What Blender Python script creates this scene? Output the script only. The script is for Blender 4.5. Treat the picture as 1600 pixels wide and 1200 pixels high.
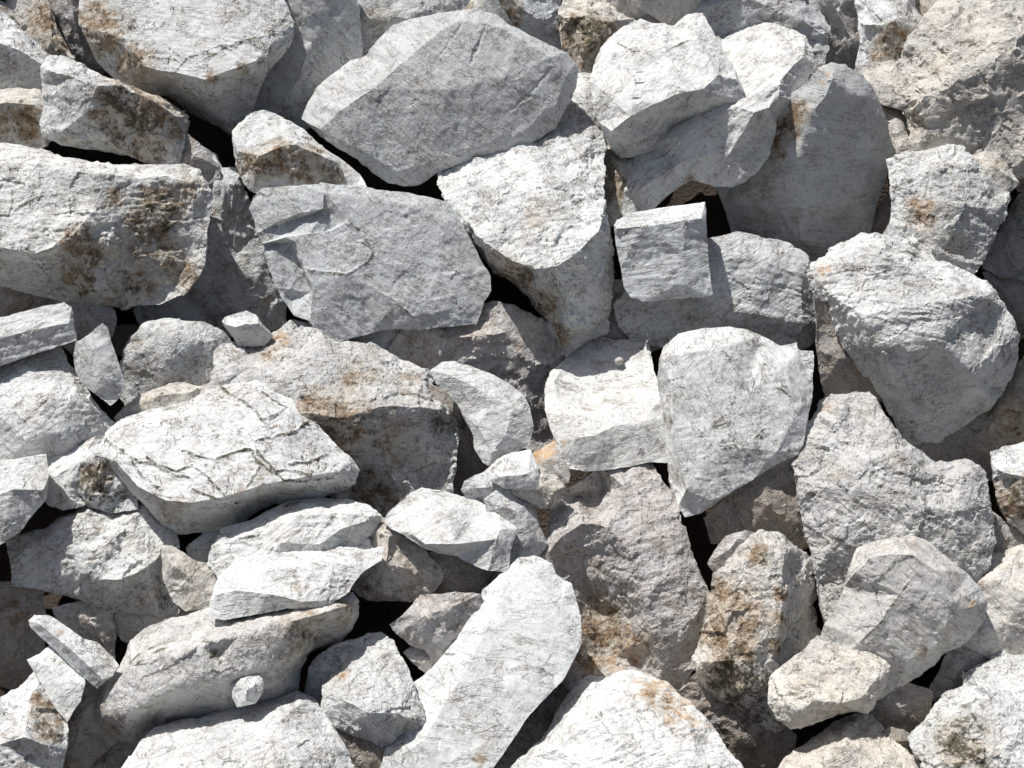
import bpy, math, random
import numpy as np
from mathutils import Matrix, Vector
from mathutils.geometry import delaunay_2d_cdt

for o in list(bpy.data.objects):
    bpy.data.objects.remove(o)
scene = bpy.context.scene
COL = scene.collection

# ------------------------------------------------------------------ camera
HFOV = math.radians(42.0)
DIST = 5.0                                   # metres from the lens to the middle of the pile
U = DIST * math.tan(HFOV / 2) / 800.0        # metres per survey unit (1 unit = about 2.4 mm)
Z0 = DIST / U
PITCH = math.radians(20.0)                   # looking down
cam_data = bpy.data.cameras.new("camera")
cam_data.sensor_fit = 'HORIZONTAL'
cam_data.angle = HFOV
cam_data.clip_start = 0.05
cam_data.clip_end = 3000.0
cam = bpy.data.objects.new("camera", cam_data)
COL.objects.link(cam)
CAM = Vector((0.0, 0.0, 2.3))
cam.location = CAM
cam.rotation_euler = (math.pi / 2 - PITCH, 0, 0)
scene.camera = cam
FWD = np.array([0, math.cos(PITCH), -math.sin(PITCH)])
RGT = np.array([1.0, 0, 0])
UPV = np.array([0, math.sin(PITCH), math.cos(PITCH)])
CAMN = np.array(CAM)

# ------------------------------------------------------------------ sky and sun
SUN_CAM = np.array([-0.36, 0.90, 0.30])      # towards the sun: right, up, towards the viewer
S = SUN_CAM[0] * RGT + SUN_CAM[1] * UPV - SUN_CAM[2] * FWD
S = S / np.linalg.norm(S)
elev = math.asin(S[2])
azim = math.atan2(S[0], S[1])                # from +Y towards +X
world = bpy.data.worlds.new("World")
scene.world = world
world.use_nodes = True
wn = world.node_tree.nodes
wl = world.node_tree.links
wn.clear()
sky = wn.new("ShaderNodeTexSky")
sky.sky_type = 'NISHITA'
sky.sun_disc = False
sky.sun_elevation = elev
sky.sun_rotation = azim
sky.air_density = 1.0
sky.dust_density = 3.0
sky.ozone_density = 1.0
bg = wn.new("ShaderNodeBackground")
bg.inputs[1].default_value = 0.070
wo = wn.new("ShaderNodeOutputWorld")
wl.new(sky.outputs[0], bg.inputs[0])
wl.new(bg.outputs[0], wo.inputs[0])
sun_data = bpy.data.lights.new("sun", 'SUN')
sun_data.energy = 5.0
sun_data.angle = math.radians(0.53)
sun_data.color = (1.0, 0.975, 0.935)
sun = bpy.data.objects.new("sun", sun_data)
COL.objects.link(sun)
sun.location = (0, 0, 12)
sun.rotation_euler = Vector((-S[0], -S[1], -S[2])).to_track_quat('-Z', 'Y').to_euler()

vs = scene.view_settings
vs.view_transform = 'Standard'
vs.look = 'None'
vs.exposure = -0.08
vs.gamma = 1.0
vs.use_curve_mapping = False
scene.render.engine = 'CYCLES'
scene.cycles.max_bounces = 6
scene.cycles.diffuse_bounces = 3
DETAIL = 4.2                                 # survey units between mesh points on the visible sides
HS, TS = 1.7, 1.3                            # overall relief of ridges, lean of faces
# ------------------------------------------------------------------ the survey of the pile
# R(layer, name, label, outline, ridges, options): outline and ridges are "x,y[,h]" in survey units
# (h = how far a corner stands out of the rock's own leaning plane t); larger layer = lies on top of smaller.
ROCKS = []
def R(layer, name, label, outline, *ridges, **k):
    ROCKS.append(dict(layer=layer, name=name, label=label, outline=outline, ridges=ridges, **k))

# --- top left
R(1, 'rock', 'smooth grey-brown upright rock wedged left of the big top-left boulder',
  "55,-60 150,-60 140,40 165,110 140,115 104,90 92,52 72,10", "105,-60,24 118,40,22 135,95,12", tone='p', t=(.1,-.15))
R(1.5, 'stone', 'rough sunlit white stone with brown pits near the top-left corner',
  "10,-30 62,-40 74,5 90,42 108,92 74,90 38,56 18,26", "50,0,16 80,60,16", tone='c', t=(.2,.5), ro=1.7, s="b:70,30,26 b:90,70,16")
R(2.5, 'stone', 'pale stone with bright rim cut by the left picture edge, above the brown-faced block',
  "-90,0,-10 0,12,-20 20,35,-25 40,52,-25 75,85,-20 80,110 65,140,-10 40,142,-20 0,140,-20 -90,150,-20", "@-90,0 -20,60,30 30,78,30 62,98,20", tone='w', t=(.15,.2))
R(4, 'boulder', 'big grey-white boulder in the top-left corner with a cracked face and brown left flank',
  "122,15,-20 130,-60,-30 300,-90,-30 430,-60,-30 445,0,-25 459,35,-25 457,65,-30 441,90,-30 425,102,-35 405,140,-40 395,168,-45 380,192,-50 368,206,-55 335,195,-50 300,178,-50 262,150,-45 230,142,-45 200,135,-40 172,117,-40 150,97,-40 137,66,-30 125,40,-25",
  "200,-60,5 205,10,14 195,60,22 225,102,26 275,114,40 320,124,44 345,114,42 400,95,32 @457,65", "275,114,40 300,140,18 @368,206",
  tone='g', t=(.05,.22), s="b:150,35,34 b:165,60,30 b:205,95,30 k:190,30,16,.5 b:330,124,12,.8 b:380,103,12,.8 b:290,175,18,.5", lay=(20,1.2),
  cr="265,75 280,88 305,98 325,112 | 232,88 262,92 290,95 | 320,92 345,78 375,66 400,60 | 340,72 365,70 400,62 430,52", v=1, ro=0.75)
R(4.2, 'boulder', 'angular block with white left end and brown-stained face under the top-left boulder',
  "64,105,-20 78,88,-40 95,87,-45 130,100,-40 175,125,-35 210,138,-35 245,150,-35 272,163,-40 296,180,-40 290,215,-30 284,240,-25 276,258,-25 250,253,-25 200,244,-25 150,233,-25 95,226,-22 68,213,-22 61,190,-22 68,165,-25 66,130,-25",
  "82,112,14 120,122,30 152,134,32 190,134,26 240,160,18 272,180,6", "152,134,32 130,180,26 95,206,8 @68,213", "95,206,8 180,226,4 268,248,-6", "272,180,6 268,248,-6",
  tone='w', t=(.0,.08), s="b:200,160,44 b:235,190,48 b:175,170,34 k:190,150,30,.8 k:225,185,30,.5 b:195,200,40,.8 b:225,225,36 b:255,205,30 b:110,215,20,.4 b:270,210,18", ro=1.2)
R(2.8, 'stone', 'white-topped stone with rusty brown front at the left edge above the wide block',
  "-90,140,-30 0,141,-30 30,136,-30 62,140,-30 75,165,-20 75,190,-15 80,214,-15 72,228,-20 45,230,-20 0,224,-20 -90,230,-20",
  "-40,165,12 20,160,12 55,164,10", tone='c', t=(0,.1), s="b:25,180,26 b:45,200,22 o:50,180,20,.7 b:0,190,22")
R(1, 'flat_rock', 'smooth shaded grey slab between the top-left boulder and the large slanted slab',
  "430,-70 540,-70 560,10 560,110 530,140 495,185 470,195 445,185 405,175 380,190 395,140 430,95", "470,-40,14 490,60,14 450,160,8", tone='g', t=(-.1,-.12), ro=.5)
R(.8, 'rock', 'greyish rock with a brownish rim behind the top of the large slanted slab',
  "515,-70 620,-70 735,-60 740,30 650,90 560,105 530,80 523,45 527,10", "560,20,18 640,30,20 700,-10,12", tone='g', t=(.05,.12), s="b:545,30,24,.7 b:585,30,20,.6", ro=1.3)
R(.9, 'rock', 'blue-grey rock with brown crust peeking above the crest of the large slanted slab',
  "715,-60 870,-60 868,10 872,40 882,85 850,90 800,60 735,40", "790,-10,18 840,30,18", tone='g', t=(-.1,.02), s="b:775,5,30 b:800,25,22 k:790,10,16,.5", ro=1.2)
R(6.6, 'flat_rock', 'largest slanted grey slab at top centre with a bright upper-left flank',
  "470,186,-36 480,160,-40 495,135,-44 515,118,-46 535,103,-46 550,93,-46 572,88,-46 582,72,-44 600,52,-42 615,38,-40 640,30,-36 672,24,-30 705,18,-22 742,14,-16 775,23,-10 800,40,-8 830,55,-8 860,70,-8 885,82,-10 900,98,-16 905,112,-20 901,135,-24 892,160,-25 880,178,-25 868,200,-22 830,225,-20 800,238,-20 760,245,-20 730,252,-20 700,262,-22 680,272,-25 660,286,-28 630,291,-30 605,286,-28 580,270,-26 560,250,-24 535,235,-24 510,220,-28 493,205,-36",
  "500,202,-8 533,172,4 580,140,8 620,105,8 660,72,6 690,48,4 715,33,4 760,36,6 810,58,8 860,90,8 884,120,2 868,165,2 820,205,2 740,232,2 670,255,0 620,268,-4 560,232,0 @500,202", "700,140,14", "790,120,13",
  tone='g', t=(0,.03), ro=0.5, lay=(55,.8), cr="800,170 815,155 835,140 850,120 862,105 | 720,40 700,70 690,85 | 760,40 745,75 735,100", crd=-1.2, v=.6, sp=1.2)
R(5, 'stone', 'white-capped brown stone squeezed under the left foot of the large slanted slab',
  "362,206,-20 385,181,-25 410,172,-30 440,183,-35 475,203,-35 500,225,-32 530,250,-30 565,275,-35 570,295,-20 545,300,-15 500,300,-15 455,300,-12 420,300,-10 395,302,-10 380,286,-12 368,256,-15 364,226,-15",
  "372,236,6 405,244,22 440,229,20 462,226,24 495,240,18 520,250,8", "425,196,-4 440,229,20", tone='w', t=(0,.2), s="b:440,250,30 b:480,262,34 b:410,262,24 o:450,262,24,.5 b:530,272,24,.6 b:385,255,18")
R(1, 'stone', 'small pale sunlit chip between the large slanted slab and the fractured boulder',
  "900,118 925,122 935,160 942,200 925,215 885,205 878,178 898,150", "915,150,12 925,190,12", tone='w', t=(0,.5))
R(1, 'rock', 'dark brown rock with pale top at the top edge, left of the fractured boulder',
  "866,15,-20 885,-5,-30 920,-14,-30 945,-5,-30 968,18,-25 990,30,-20 990,42,-10 965,60,-10 948,85,-10 930,118,-10 905,122,-10 890,90,-10 875,50,-10", "880,28,14 915,26,22 955,34,14", "920,70,20", tone='c', t=(0,.2), s="b:920,60,45 b:900,50,30 k:920,50,34,.8 b:950,60,24", ro=1.5)
R(.5, 'rock', 'flat grey-tan rock at the top edge behind the fractured boulder',
  "930,-70 1070,-70 1070,10 1062,45 1040,50 1000,40 985,36 955,20", "1000,-20,10", tone='p', t=(0,-.1), ro=.5)
R(2, 'stone', 'small brown and cream stone in the gap below the fractured boulder',
  "938,230,-10 955,222,-12 975,240,-15 1000,240,-10 1000,270 985,305 972,345 950,345 940,300", "960,250,8 985,258,14 965,300,6", tone='c', t=(.1,.3), s="b:955,275,22 b:965,300,22")
R(6.3, 'boulder', 'fractured grey-white boulder at upper centre with a row of small chipped notches',
  "922,128,-35 926,105,-38 932,85,-40 950,60,-42 975,40,-42 1000,29,-42 1015,37,-40 1040,36,-40 1052,41,-40 1075,23,-42 1098,20,-42 1112,46,-36 1126,72,-32 1146,106,-28 1160,135,-26 1169,155,-26 1160,163,-30 1135,169,-32 1110,178,-36 1080,188,-40 1055,197,-44 1040,216,-46 1020,236,-48 990,244,-48 970,246,-48 955,232,-44 945,215,-42 935,190,-36 926,160,-34",
  "950,80,-8 990,90,6 1040,70,2 1090,60,-2", "955,205,8 985,182,22 990,160,26 1025,161,26 1055,148,24 1100,138,20 1122,116,14 1150,124,2 @1169,155", "985,182,22 985,215,0 @990,244", "940,140,2", "1080,160,10 1120,150,8",
  tone='w', t=(.0,.3), cr="965,68 980,75 992,85 | 1035,82 1060,70 1078,62", s="k:997,82,6,.3 k:1000,134,6,.3 b:970,185,14,.3",
  ch="996,84,5 1000,116,5 999,134,6 995,158,6", sp=1.1, ro=0.65)
R(5, 'boulder', 'flap-shaped boulder right of the fractured one, dazzling white top over a grey front',
  "1095,40,-60 1130,60,-70 1155,42,-80 1180,30,-85 1205,29,-85 1235,45,-75 1255,55,-65 1270,75,-55 1272,100,-40 1262,130,-30 1245,158,-20 1216,180,-15 1211,205,-15 1205,240,-20 1190,262,-22 1165,286,-25 1140,293,-28 1115,290,-28 1080,281,-26 1055,296,-26 1035,311,-26 1010,326,-26 985,334,-26 971,336,-26 975,300,-24 985,270,-24 1000,230,-24 1060,170,-20",
  "1100,150,10 1150,166,26 1178,176,34 1202,168,32 1217,150,26 1219,126,18 1241,100,8 1254,90,0 @1272,100", "1060,215,12 1090,190,20 1150,166,26", "1010,290,4 1070,250,8 1140,240,8 1190,215,6",
  tone='w', t=(.05,.25), lay=(-35,1.6), v=.6, s="b:1080,285,14,.5", ro=0.7)
R(3, 'flat_rock', 'tall smooth grey slab standing right of the white-topped flap boulder',
  "1278,106,-25 1300,98,-28 1320,102,-28 1345,115,-25 1360,130,-22 1375,160,-20 1385,190,-18 1393,220,-18 1390,245,-18 1380,290,-16 1370,320,-16 1363,356,-16 1350,375,-14 1310,385,-12 1280,400,-12 1262,420,-12 1240,400,-30 1195,375,-44 1150,360,-50 1130,320,-50 1125,290,-50 1160,260,-44 1190,210,-36 1205,185,-34 1230,160,-15 1262,138,-20",
  "1300,125,6 1290,150,8 1270,175,8 1255,220,10 1238,265,14 1250,320,16 1250,372,8", "1345,150,4 1360,230,6 1345,320,4", tone='g', t=(-.06,-.3), ro=0.4, lay=(70,1.0), s="b:1225,205,26 b:1245,175,20 b:1215,230,18 k:1225,200,14,.5 o:1285,120,14,.7", v=.3)
R(2, 'rock', 'blue-grey rough rock at the top edge behind the white-topped flap boulder',
  "1050,12,-15 1072,-10,-20 1090,-60,-20 1250,-60,-20 1282,10,-20 1299,40,-20 1298,62,-18 1290,90,-18 1285,112,-15 1255,115 1240,70 1205,50 1180,50 1125,85 1080,60 1055,45", "1110,10,10 1180,0,14 1250,30,12", tone='g', t=(0,.18), ro=1.3)
R(1, 'rock', 'shadowed grey rock at the top edge between the flap boulder and a white stone',
  "1250,-60 1335,-50 1347,30 1355,62 1360,110 1320,115 1290,105 1275,60", "1310,20,12 1330,60,10", tone='p', t=(0,-.15))
R(1.2, 'stone', 'bright white stone with shaded brown underside at the top edge, left of the warm boulder',
  "1328,-60,-20 1430,-60,-20 1428,15,-10 1436,32,-10 1430,65 1425,110 1372,115 1345,108 1344,70,-8 1340,30,-10", "1350,38,16 1385,38,22 1415,25,14", tone='w', t=(.1,.3), s="b:1400,60,26 b:1385,85,24 k:1400,90,16,.6")
R(.5, 'rock', 'small brown-grey rock at the top edge touching the warm top-right boulder',
  "1420,-60 1500,-60 1490,10 1460,50 1430,40 1428,10", "1450,-10,10", tone='p', t=(0,-.1))
R(1.5, 'stone', 'little pale stone lodged left of the warm top-right boulder, above another chip',
  "1335,108 1360,98 1410,100 1425,130 1420,168 1385,165 1368,148 1352,126", "1370,125,10 1400,135,12", tone='c', t=(0,.5))
R(1.4, 'stone', 'cream sunlit chip wedged between the tall smooth slab and the warm boulder',
  "1360,150 1400,158 1425,180 1440,205 1450,250 1400,255 1380,250 1382,215", "1400,185,10 1410,225,12", tone='c', t=(0,.5))
R(3, 'boulder', 'large warm-toned boulder in the top-right corner with shaded lower half',
  "1700,-80,-40 1560,-80,-40 1480,-25,-35 1458,10,-34 1440,30,-32 1421,60,-30 1409,90,-30 1401,102,-28 1405,120,-24 1398,142,-22 1401,166,-22 1415,181,-24 1421,206,-26 1428,240,-28 1450,255,-28 1485,255,-28 1520,260,-28 1560,275,-28 1620,280,-30 1700,280,-40",
  "1412,165,0 1440,152,22 1482,138,32 1505,120,36 1545,100,36 1590,60,32 1640,20,26", "1440,152,22 1450,200,6", "1545,100,36 1560,180,12 1565,240,0", "1480,40,6",
  tone='c', t=(.05,.3), ro=1.4, s="b:1430,190,20,.6 o:1415,165,14,.6 b:1470,110,30,.3 b:1500,180,40,.25", lay=(-30,1.4))
R(2.5, 'rock', 'grey rock at the right edge below the warm top-right boulder',
  "1720,190 1600,213 1576,240 1565,255 1590,300 1640,310 1720,320", "1610,250,10", tone='p', t=(0,-.05))
R(3.5, 'stone', 'small cream sunlit stone beside the rough speckled rock near the right edge',
  "1526,245,-8 1538,237,-12 1562,242,-12 1577,262,-8 1593,286,-5 1575,293 1555,290 1535,270", "1550,258,8 1575,275,6", tone='c', t=(-.1,.4), s="b:1560,255,12,.5", lay=(70,1.2))
R(4, 'rock', 'rough speckled grey rock with an ochre patch above the rounded right boulder',
  "1386,250,-20 1410,238,-26 1450,235,-28 1480,228,-30 1505,228,-30 1520,240,-26 1535,262,-22 1556,285,-20 1578,293,-20 1580,312,-20 1570,342,-20 1555,372,-20 1541,402,-20 1527,425,-18 1500,440,-10 1440,420,-8 1405,395,-8 1380,380,-10 1388,345,-14 1395,312,-14 1390,280,-16",
  "1420,275,6 1470,262,14 1515,275,10", "1450,330,18 1510,320,20 1540,330,6", "1460,390,12", tone='w', t=(0,.22), ro=1.8, sp=1.6, s="b:1440,335,26 o:1445,325,16,.6 k:1475,340,20,.4 b:1490,380,22,.5", v=.4)
R(2, 'stone_shard', 'thin brownish shard leaning against the left side of the speckled rock',
  "1352,372 1372,335 1388,300 1400,300 1400,370", "1382,345,6", tone='b', t=(0,0))
R(2, 'rock', 'blue-grey layered rock cut by the right edge beside the rounded boulder',
  "1590,302 1720,280 1720,450 1600,440 1560,430 1538,418 1545,395 1560,366 1577,340", "1600,360,12", tone='g', t=(0,-.05), lay=(0,1.0))
R(1, 'rock', 'dark shaded rock at the right edge behind the rounded boulder shoulder',
  "1535,425 1640,440 1720,440 1720,570 1592,560 1560,480", "1610,490,8", tone='p', t=(0,-.1))

# --- upper middle band
R(4.6, 'boulder', 'wide block at the left edge with white left face and brown-pitted right half',
  "-100,228,-60 0,222,-60 40,228,-55 70,236,-45 95,246,-40 130,250,-35 175,256,-35 240,258,-35 285,257,-36 313,265,-36 325,290,-32 334,310,-30 328,345,-26 322,385,-26 318,415,-28 306,440,-32 286,460,-38 250,476,-42 215,476,-42 195,483,-44 180,479,-44 120,473,-44 70,465,-46 0,447,-46 -100,430,-46",
  "-60,262,0 0,258,2 60,262,4 120,268,8 145,272,14 200,276,8 260,275,8 300,285,0", "145,272,14 148,330,16 185,352,6 165,380,12", "-60,385,34 0,386,34 55,396,36 100,378,34 165,380,12 190,395,-4", "165,380,12 130,430,0 100,455,-30", "300,285,0 300,350,-8 290,410,-22 270,445,-34", "220,340,-2", "190,395,-4 190,450,-26",
  tone='w', t=(.02,.14), s="b:120,375,26 b:140,395,24 b:120,435,24 b:130,445,20 b:215,345,24 b:240,310,26 b:265,320,26 b:250,350,30 b:215,440,40,.7 b:290,430,24 b:200,465,40,.6 k:258,355,8 b:295,300,26,.7 k:240,330,26,.5 b:180,310,22,.6 o:150,460,40,.4 b:260,400,40,.6 b:230,370,60,.55 k:245,330,40,.5 k:210,400,40,.3",
  cr="0,390 35,385 60,397 90,382 105,365 | 20,330 45,312 70,305 | 85,335 110,330 140,332", lay=(-10,1.4), ro=1.3)
R(2, 'rock', 'large dim grey rock filling the hollow right of the wide left block',
  "295,225 330,250,-5 346,262,-14 372,270,-16 380,296,-10 392,330 406,380 425,420 442,458 440,505 400,515 330,520 230,515 205,485 270,420 290,300", "340,285,8 365,290,8", "350,400,6 400,440,8", tone='g', t=(-.05,-.02), s="b:420,470,14,.6 b:345,330,30,.3 b:380,400,30,.25")
R(2.4, 'stone_shard', 'pointed grey shard between the brown-faced block and the white-capped brown stone',
  "292,212 312,224 342,262 345,280 310,285 275,270 280,240", "310,245,6", tone='p', t=(0,0))
R(6.8, 'flat_rock', 'broad grey slab at left centre with square broken steps on its left side',
  "388,326,-20 395,306,-22 410,295,-22 440,292,-22 470,290,-20 505,286,-20 560,293,-20 600,296,-20 640,301,-20 680,311,-20 702,319,-22 720,345,-22 738,376,-24 750,405,-26 767,430,-28 768,455,-28 757,470,-28 752,490,-26 745,507,-26 705,510,-22 660,514,-20 610,514,-20 580,521,-22 555,528,-24 525,529,-26 500,516,-26 485,501,-26 460,493,-26 445,471,-26 432,450,-26 425,430,-26 415,400,-26 411,380,-26 402,365,-26 398,345,-24",
  "412,315,-4 468,306,0 505,300,2 600,312,4 650,322,4 692,420,8 722,480,0 @745,507", "434,346,0 472,332,2 505,326,2 508,327,-12 516,358,-14 518,360,4 482,366,4 446,371,2", "434,346,0 438,350,-14 445,366,-14 446,371,2", "438,350,-14 470,340,-14 508,327,-12",
  "412,382,-22 455,380,-24 461,376,4 490,455,6 486,457,-24 455,468,-26 @445,471", "455,380,-24 486,457,-24", "518,360,4 545,345,6 582,388,10 572,410,12 545,428,14 500,442,10 490,455,6", "620,470,10 640,495,4", "690,350,6 740,440,-4",
  tone='g', t=(-.02,.09), ro=0.6, rd=0, hk=.5, sp=1.3, cr="545,345 565,365 582,390 | 482,420 520,428 545,428 570,412 582,395 | 622,472 640,490 655,503 | 532,478 545,495", s="b:445,295,14,.4 k:443,420,10,.4 k:446,445,8,.4", v=.5)
R(6.1, 'boulder', 'tall wedge-shaped rock at centre with rough cream top, pointing down between blocks',
  "690,270,-60 740,235,-70 820,200,-80 870,180,-80 905,180,-80 925,195,-70 939,212,-65 943,250,-50 945,290,-35 948,330,-30 955,365,-36 958,400,-46 958,450,-62 956,485,-74 951,524,-88 925,532,-86 896,546,-70 886,557,-66 875,551,-74 862,522,-72 846,495,-68 822,465,-64 800,440,-60 770,425,-56 745,391,-50 728,362,-44 712,336,-40 697,311,-46 682,288,-50",
  "735,352,-4 760,380,12 800,408,26 835,420,30 870,416,30 905,392,26 935,362,14 945,310,-6", "870,416,30 876,460,2 884,510,-30 @886,557", "935,362,14 940,440,-30 938,510,-62", "745,290,-20 830,290,-2 900,280,-6", "790,345,6 860,350,14",
  tone='w', t=(.05,.32), ro=1.5, s="b:840,335,34,.4 b:770,405,16,.5 b:815,440,20 b:850,480,26,.9 b:870,525,22,.9 b:795,425,24,.8 k:830,460,20,.4 o:780,400,14,.5", lay=(-20,1.8))
R(6.2, 'stone', 'neat cube-shaped grey stone with a bright top edge right of the central wedge',
  "958,351,-12 964,343,-30 985,331,-40 1040,323,-40 1101,316,-38 1103,342,-14 1105,376,-12 1109,420,-12 1113,460,-14 1100,466,-16 1050,468,-14 1005,471,-14 985,464,-16 975,450,-16 970,420,-14 965,395,-12 961,370,-12",
  "964,357,2 1000,354,6 1040,350,6 1096,341,4", "1078,344,5 1066,392,3 1068,440,1 1068,460,-2", tone='w', t=(0,.04), ro=0.45, lay=(5,.7))
R(4, 'boulder', 'broad shaded grey rock lying behind and right of the cube-shaped stone',
  "1080,385,-15 1125,368,-20 1150,362,-20 1175,365,-20 1210,372,-20 1240,385,-20 1262,401,-18 1269,430,-16 1276,470,-16 1279,512,-18 1270,535,-18 1240,545 1200,530,-12 1150,525,-10 1100,528,-8 1000,532,-5 966,512,-8 958,475 1010,440", "1130,400,8 1200,410,12 1250,430,6", "1100,480,10 1180,490,14 1255,505,8", tone='g', t=(0,.02), s="b:1080,490,26,.4 k:1190,470,30,.25", lay=(15,1.2), sp=1.4)
R(3, 'rock', 'dark shaded rock in the hollow directly below the cube-shaped stone',
  "940,440 1000,450 1060,470 1070,500 1045,530 1000,545 950,545 935,500", "1000,490,8", tone='p', t=(0,-.1))
R(7, 'boulder', 'big rounded boulder at right with rippled white top and smooth grey underside',
  "1262,428,-50 1268,411,-55 1285,400,-60 1300,385,-65 1335,370,-86 1365,363,-90 1400,363,-90 1415,372,-84 1440,390,-76 1465,405,-58 1490,415,-54 1520,430,-50 1545,440,-46 1560,455,-44 1572,480,-40 1585,500,-40 1593,525,-42 1590,560,-46 1580,590,-50 1565,615,-56 1545,640,-62 1520,657,-68 1485,680,-74 1470,690,-76 1430,697,-80 1415,681,-76 1395,651,-68 1380,626,-62 1360,601,-56 1340,576,-50 1320,546,-46 1310,526,-44 1300,500,-42 1290,480,-44 1278,460,-46 1266,452,-50",
  "1285,445,-20 1310,470,-2 1350,492,18 1395,482,26 1440,476,30 1490,466,26 1540,462,6 @1560,455", "1350,492,18 1375,540,12 1400,585,-4 1450,640,-36 @1470,690", "1440,476,30 1470,530,30 1520,580,8 1545,630,-30", "1310,410,-24 1370,400,-22 1430,420,-14 1500,440,-16", "1320,440,-8 1400,440,2 1460,445,6",
  tone='w', t=(.02,.24), ro=1.2, rd=3, lay=(12,4.2,'h'), layr=(1420,420,190,75), cr="1385,402 1410,392 1432,398 | 1380,405 1405,404 1434,407 | 1375,432 1420,428 1470,438 | 1320,422 1350,420 1375,428", s="o:1288,422,12,.7 b:1530,550,26,.35 b:1480,590,30,.3 b:1440,540,20,.3")
R(5, 'rock', 'narrow brown-grey rock in the crevice left of the rounded right boulder',
  "1272,465 1290,478 1310,520 1350,570 1385,620 1340,632 1300,635 1285,600 1276,545", "1310,560,8", tone='b', t=(0,-.1))

# --- left of the middle band
R(4.8, 'flat_rock', 'plank-like grey slab at the left edge below the wide block',
  "-100,515,-8 0,497,-10 50,483,-10 100,473,-10 112,480,-8 120,532,-8 90,541,-8 50,555,-8 0,571,-8 -100,595,-8", "-40,540,5 50,515,5 108,505,3", tone='g', t=(0,.12), ro=.6, lay=(-15,1.4))
R(2, 'rock', 'shaded rock end under the wide left block beside the plank-like slab',
  "95,465 165,475 182,497 180,520 150,540 120,545 100,530", "140,505,8", tone='p', t=(0,-.2))
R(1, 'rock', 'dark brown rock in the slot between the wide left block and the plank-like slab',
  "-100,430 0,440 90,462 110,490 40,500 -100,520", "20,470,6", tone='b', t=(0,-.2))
R(4.9, 'stone_shard', 'upright pointed grey shard at the right end of the plank-like slab',
  "160,505,-8 169,512,-9 173,530,-9 182,555,-9 190,580,-9 198,605,-9 188,622,-9 173,635,-9 150,616,-9 130,601,-9 118,580,-9 114,555,-9 118,536,-9 140,521,-9", "150,545,4 165,590,4", tone='g', t=(0,.08), ro=.6)
R(3, 'rock', 'rounded speckled grey rock below the dim hollow at left',
  "188,570,-25 192,548,-25 205,530,-26 225,508,-28 255,497,-30 280,497,-30 300,505,-26 320,503,-26 340,512,-26 357,525,-24 360,560,-15 355,600,-10 300,612,-10 260,612,-10 230,618,-10 200,630,-12 190,600,-20", "225,545,8 270,525,12 320,535,8", "260,575,16", tone='g', t=(0,.06), sp=1.8, rd=3, s="b:205,580,16,.6 b:215,540,14,.4")
R(1, 'stone', 'small reddish-brown stone in the dark hole left of the speckled grey rock',
  "170,512 195,508 222,515 230,540 200,552 178,545", "200,528,6", tone='b', t=(0,0))
R(6, 'stone', 'tiny white stone with bright top perched on the brown-stained middle rock',
  "347,503,-8 350,495,-16 385,486,-18 400,492,-14 408,504,-8 417,526,-6 412,530,-6 375,532,-6 355,516,-6", "353,507,5 368,511,8 384,506,7 404,506,6", "372,496,-5", tone='w', t=(0,.15), ro=.9, thick=30, on='brown-stained boulder left')
R(6.9, 'boulder', 'brown-stained boulder left of centre with pale crown and dark speckled front',
  "332,540,-40 360,530,-45 400,528,-48 430,518,-50 458,500,-52 474,506,-50 500,522,-46 528,535,-46 558,535,-46 585,540,-45 602,550,-44 625,562,-42 650,571,-40 670,580,-38 677,596,-34 686,620,-30 700,640,-28 718,660,-30 716,690,-30 713,720,-32 710,745,-34 700,768,-36 685,775,-36 655,775,-36 625,790,-38 600,808,-40 585,805,-38 560,790,-30 535,780,-25 480,720,-10 400,660,-10 350,620,-20 330,600,-30",
  "360,570,-10 410,580,2 450,600,16 480,645,34 540,652,36 600,634,32 650,636,26 690,640,10", "450,560,-8 530,570,0 610,590,4 660,600,0", "480,645,34 500,700,4 560,760,-34", "650,636,26 670,700,-8 675,750,-34", "600,700,2", "@458,500 450,560,-8 450,600,16",
  tone='q', t=(0,.3), ro=1.6, sp=1.9, s="b:540,670,50,.9 b:490,640,36,.8 k:520,660,44,.45 b:600,690,60,.5 b:580,770,40,1 o:590,765,36,.5 b:420,540,26,.7 o:440,530,18,.6 k:690,660,18,.9 b:560,590,36,.5 k:560,600,30,.4 b:640,600,30,.4 k:680,700,24,.3")
R(2, 'rock', 'large shaded grey rock behind the pale flat stone at centre',
  "605,548 640,515 700,505 745,495 770,470 800,475 825,490 850,512 868,535 890,560 885,620 870,690 840,710 815,680 780,620 720,590 660,590 620,570", "700,530,10 790,520,14 830,570,12", tone='p', t=(0,0), s="b:650,545,26,.5")
R(1.5, 'stone', 'small dark stone in the gap beneath the broad stepped slab',
  "545,535 590,505 632,505 640,530 605,565 585,560", "600,530,6", tone='g', t=(0,-.05))
R(3, 'rock', 'dark brown narrow rock in the cleft right of the brown-stained boulder',
  "680,605 715,618 733,655 748,700 752,750 740,775 705,780 700,720", "722,690,10", tone='b', t=(0,-.05), s="k:715,660,24,.6")
R(7, 'stone', 'flat pale stone leaning at centre, left of the white-topped block',
  "672,579,-12 690,565,-14 710,563,-14 735,572,-14 765,583,-14 790,598,-14 815,615,-14 828,636,-12 834,665,-12 828,696,-12 810,706,-10 790,714,-10 765,728,-10 755,723,-10 742,702,-10 739,680,-12 725,651,-12 715,631,-12 700,615,-12 682,601,-12", "700,585,4 750,610,6 800,640,6", "760,640,6 745,665,4", "790,680,8 770,705,4", tone='w', t=(.02,.2), ro=0.6, s="b:690,590,12,.3")
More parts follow.
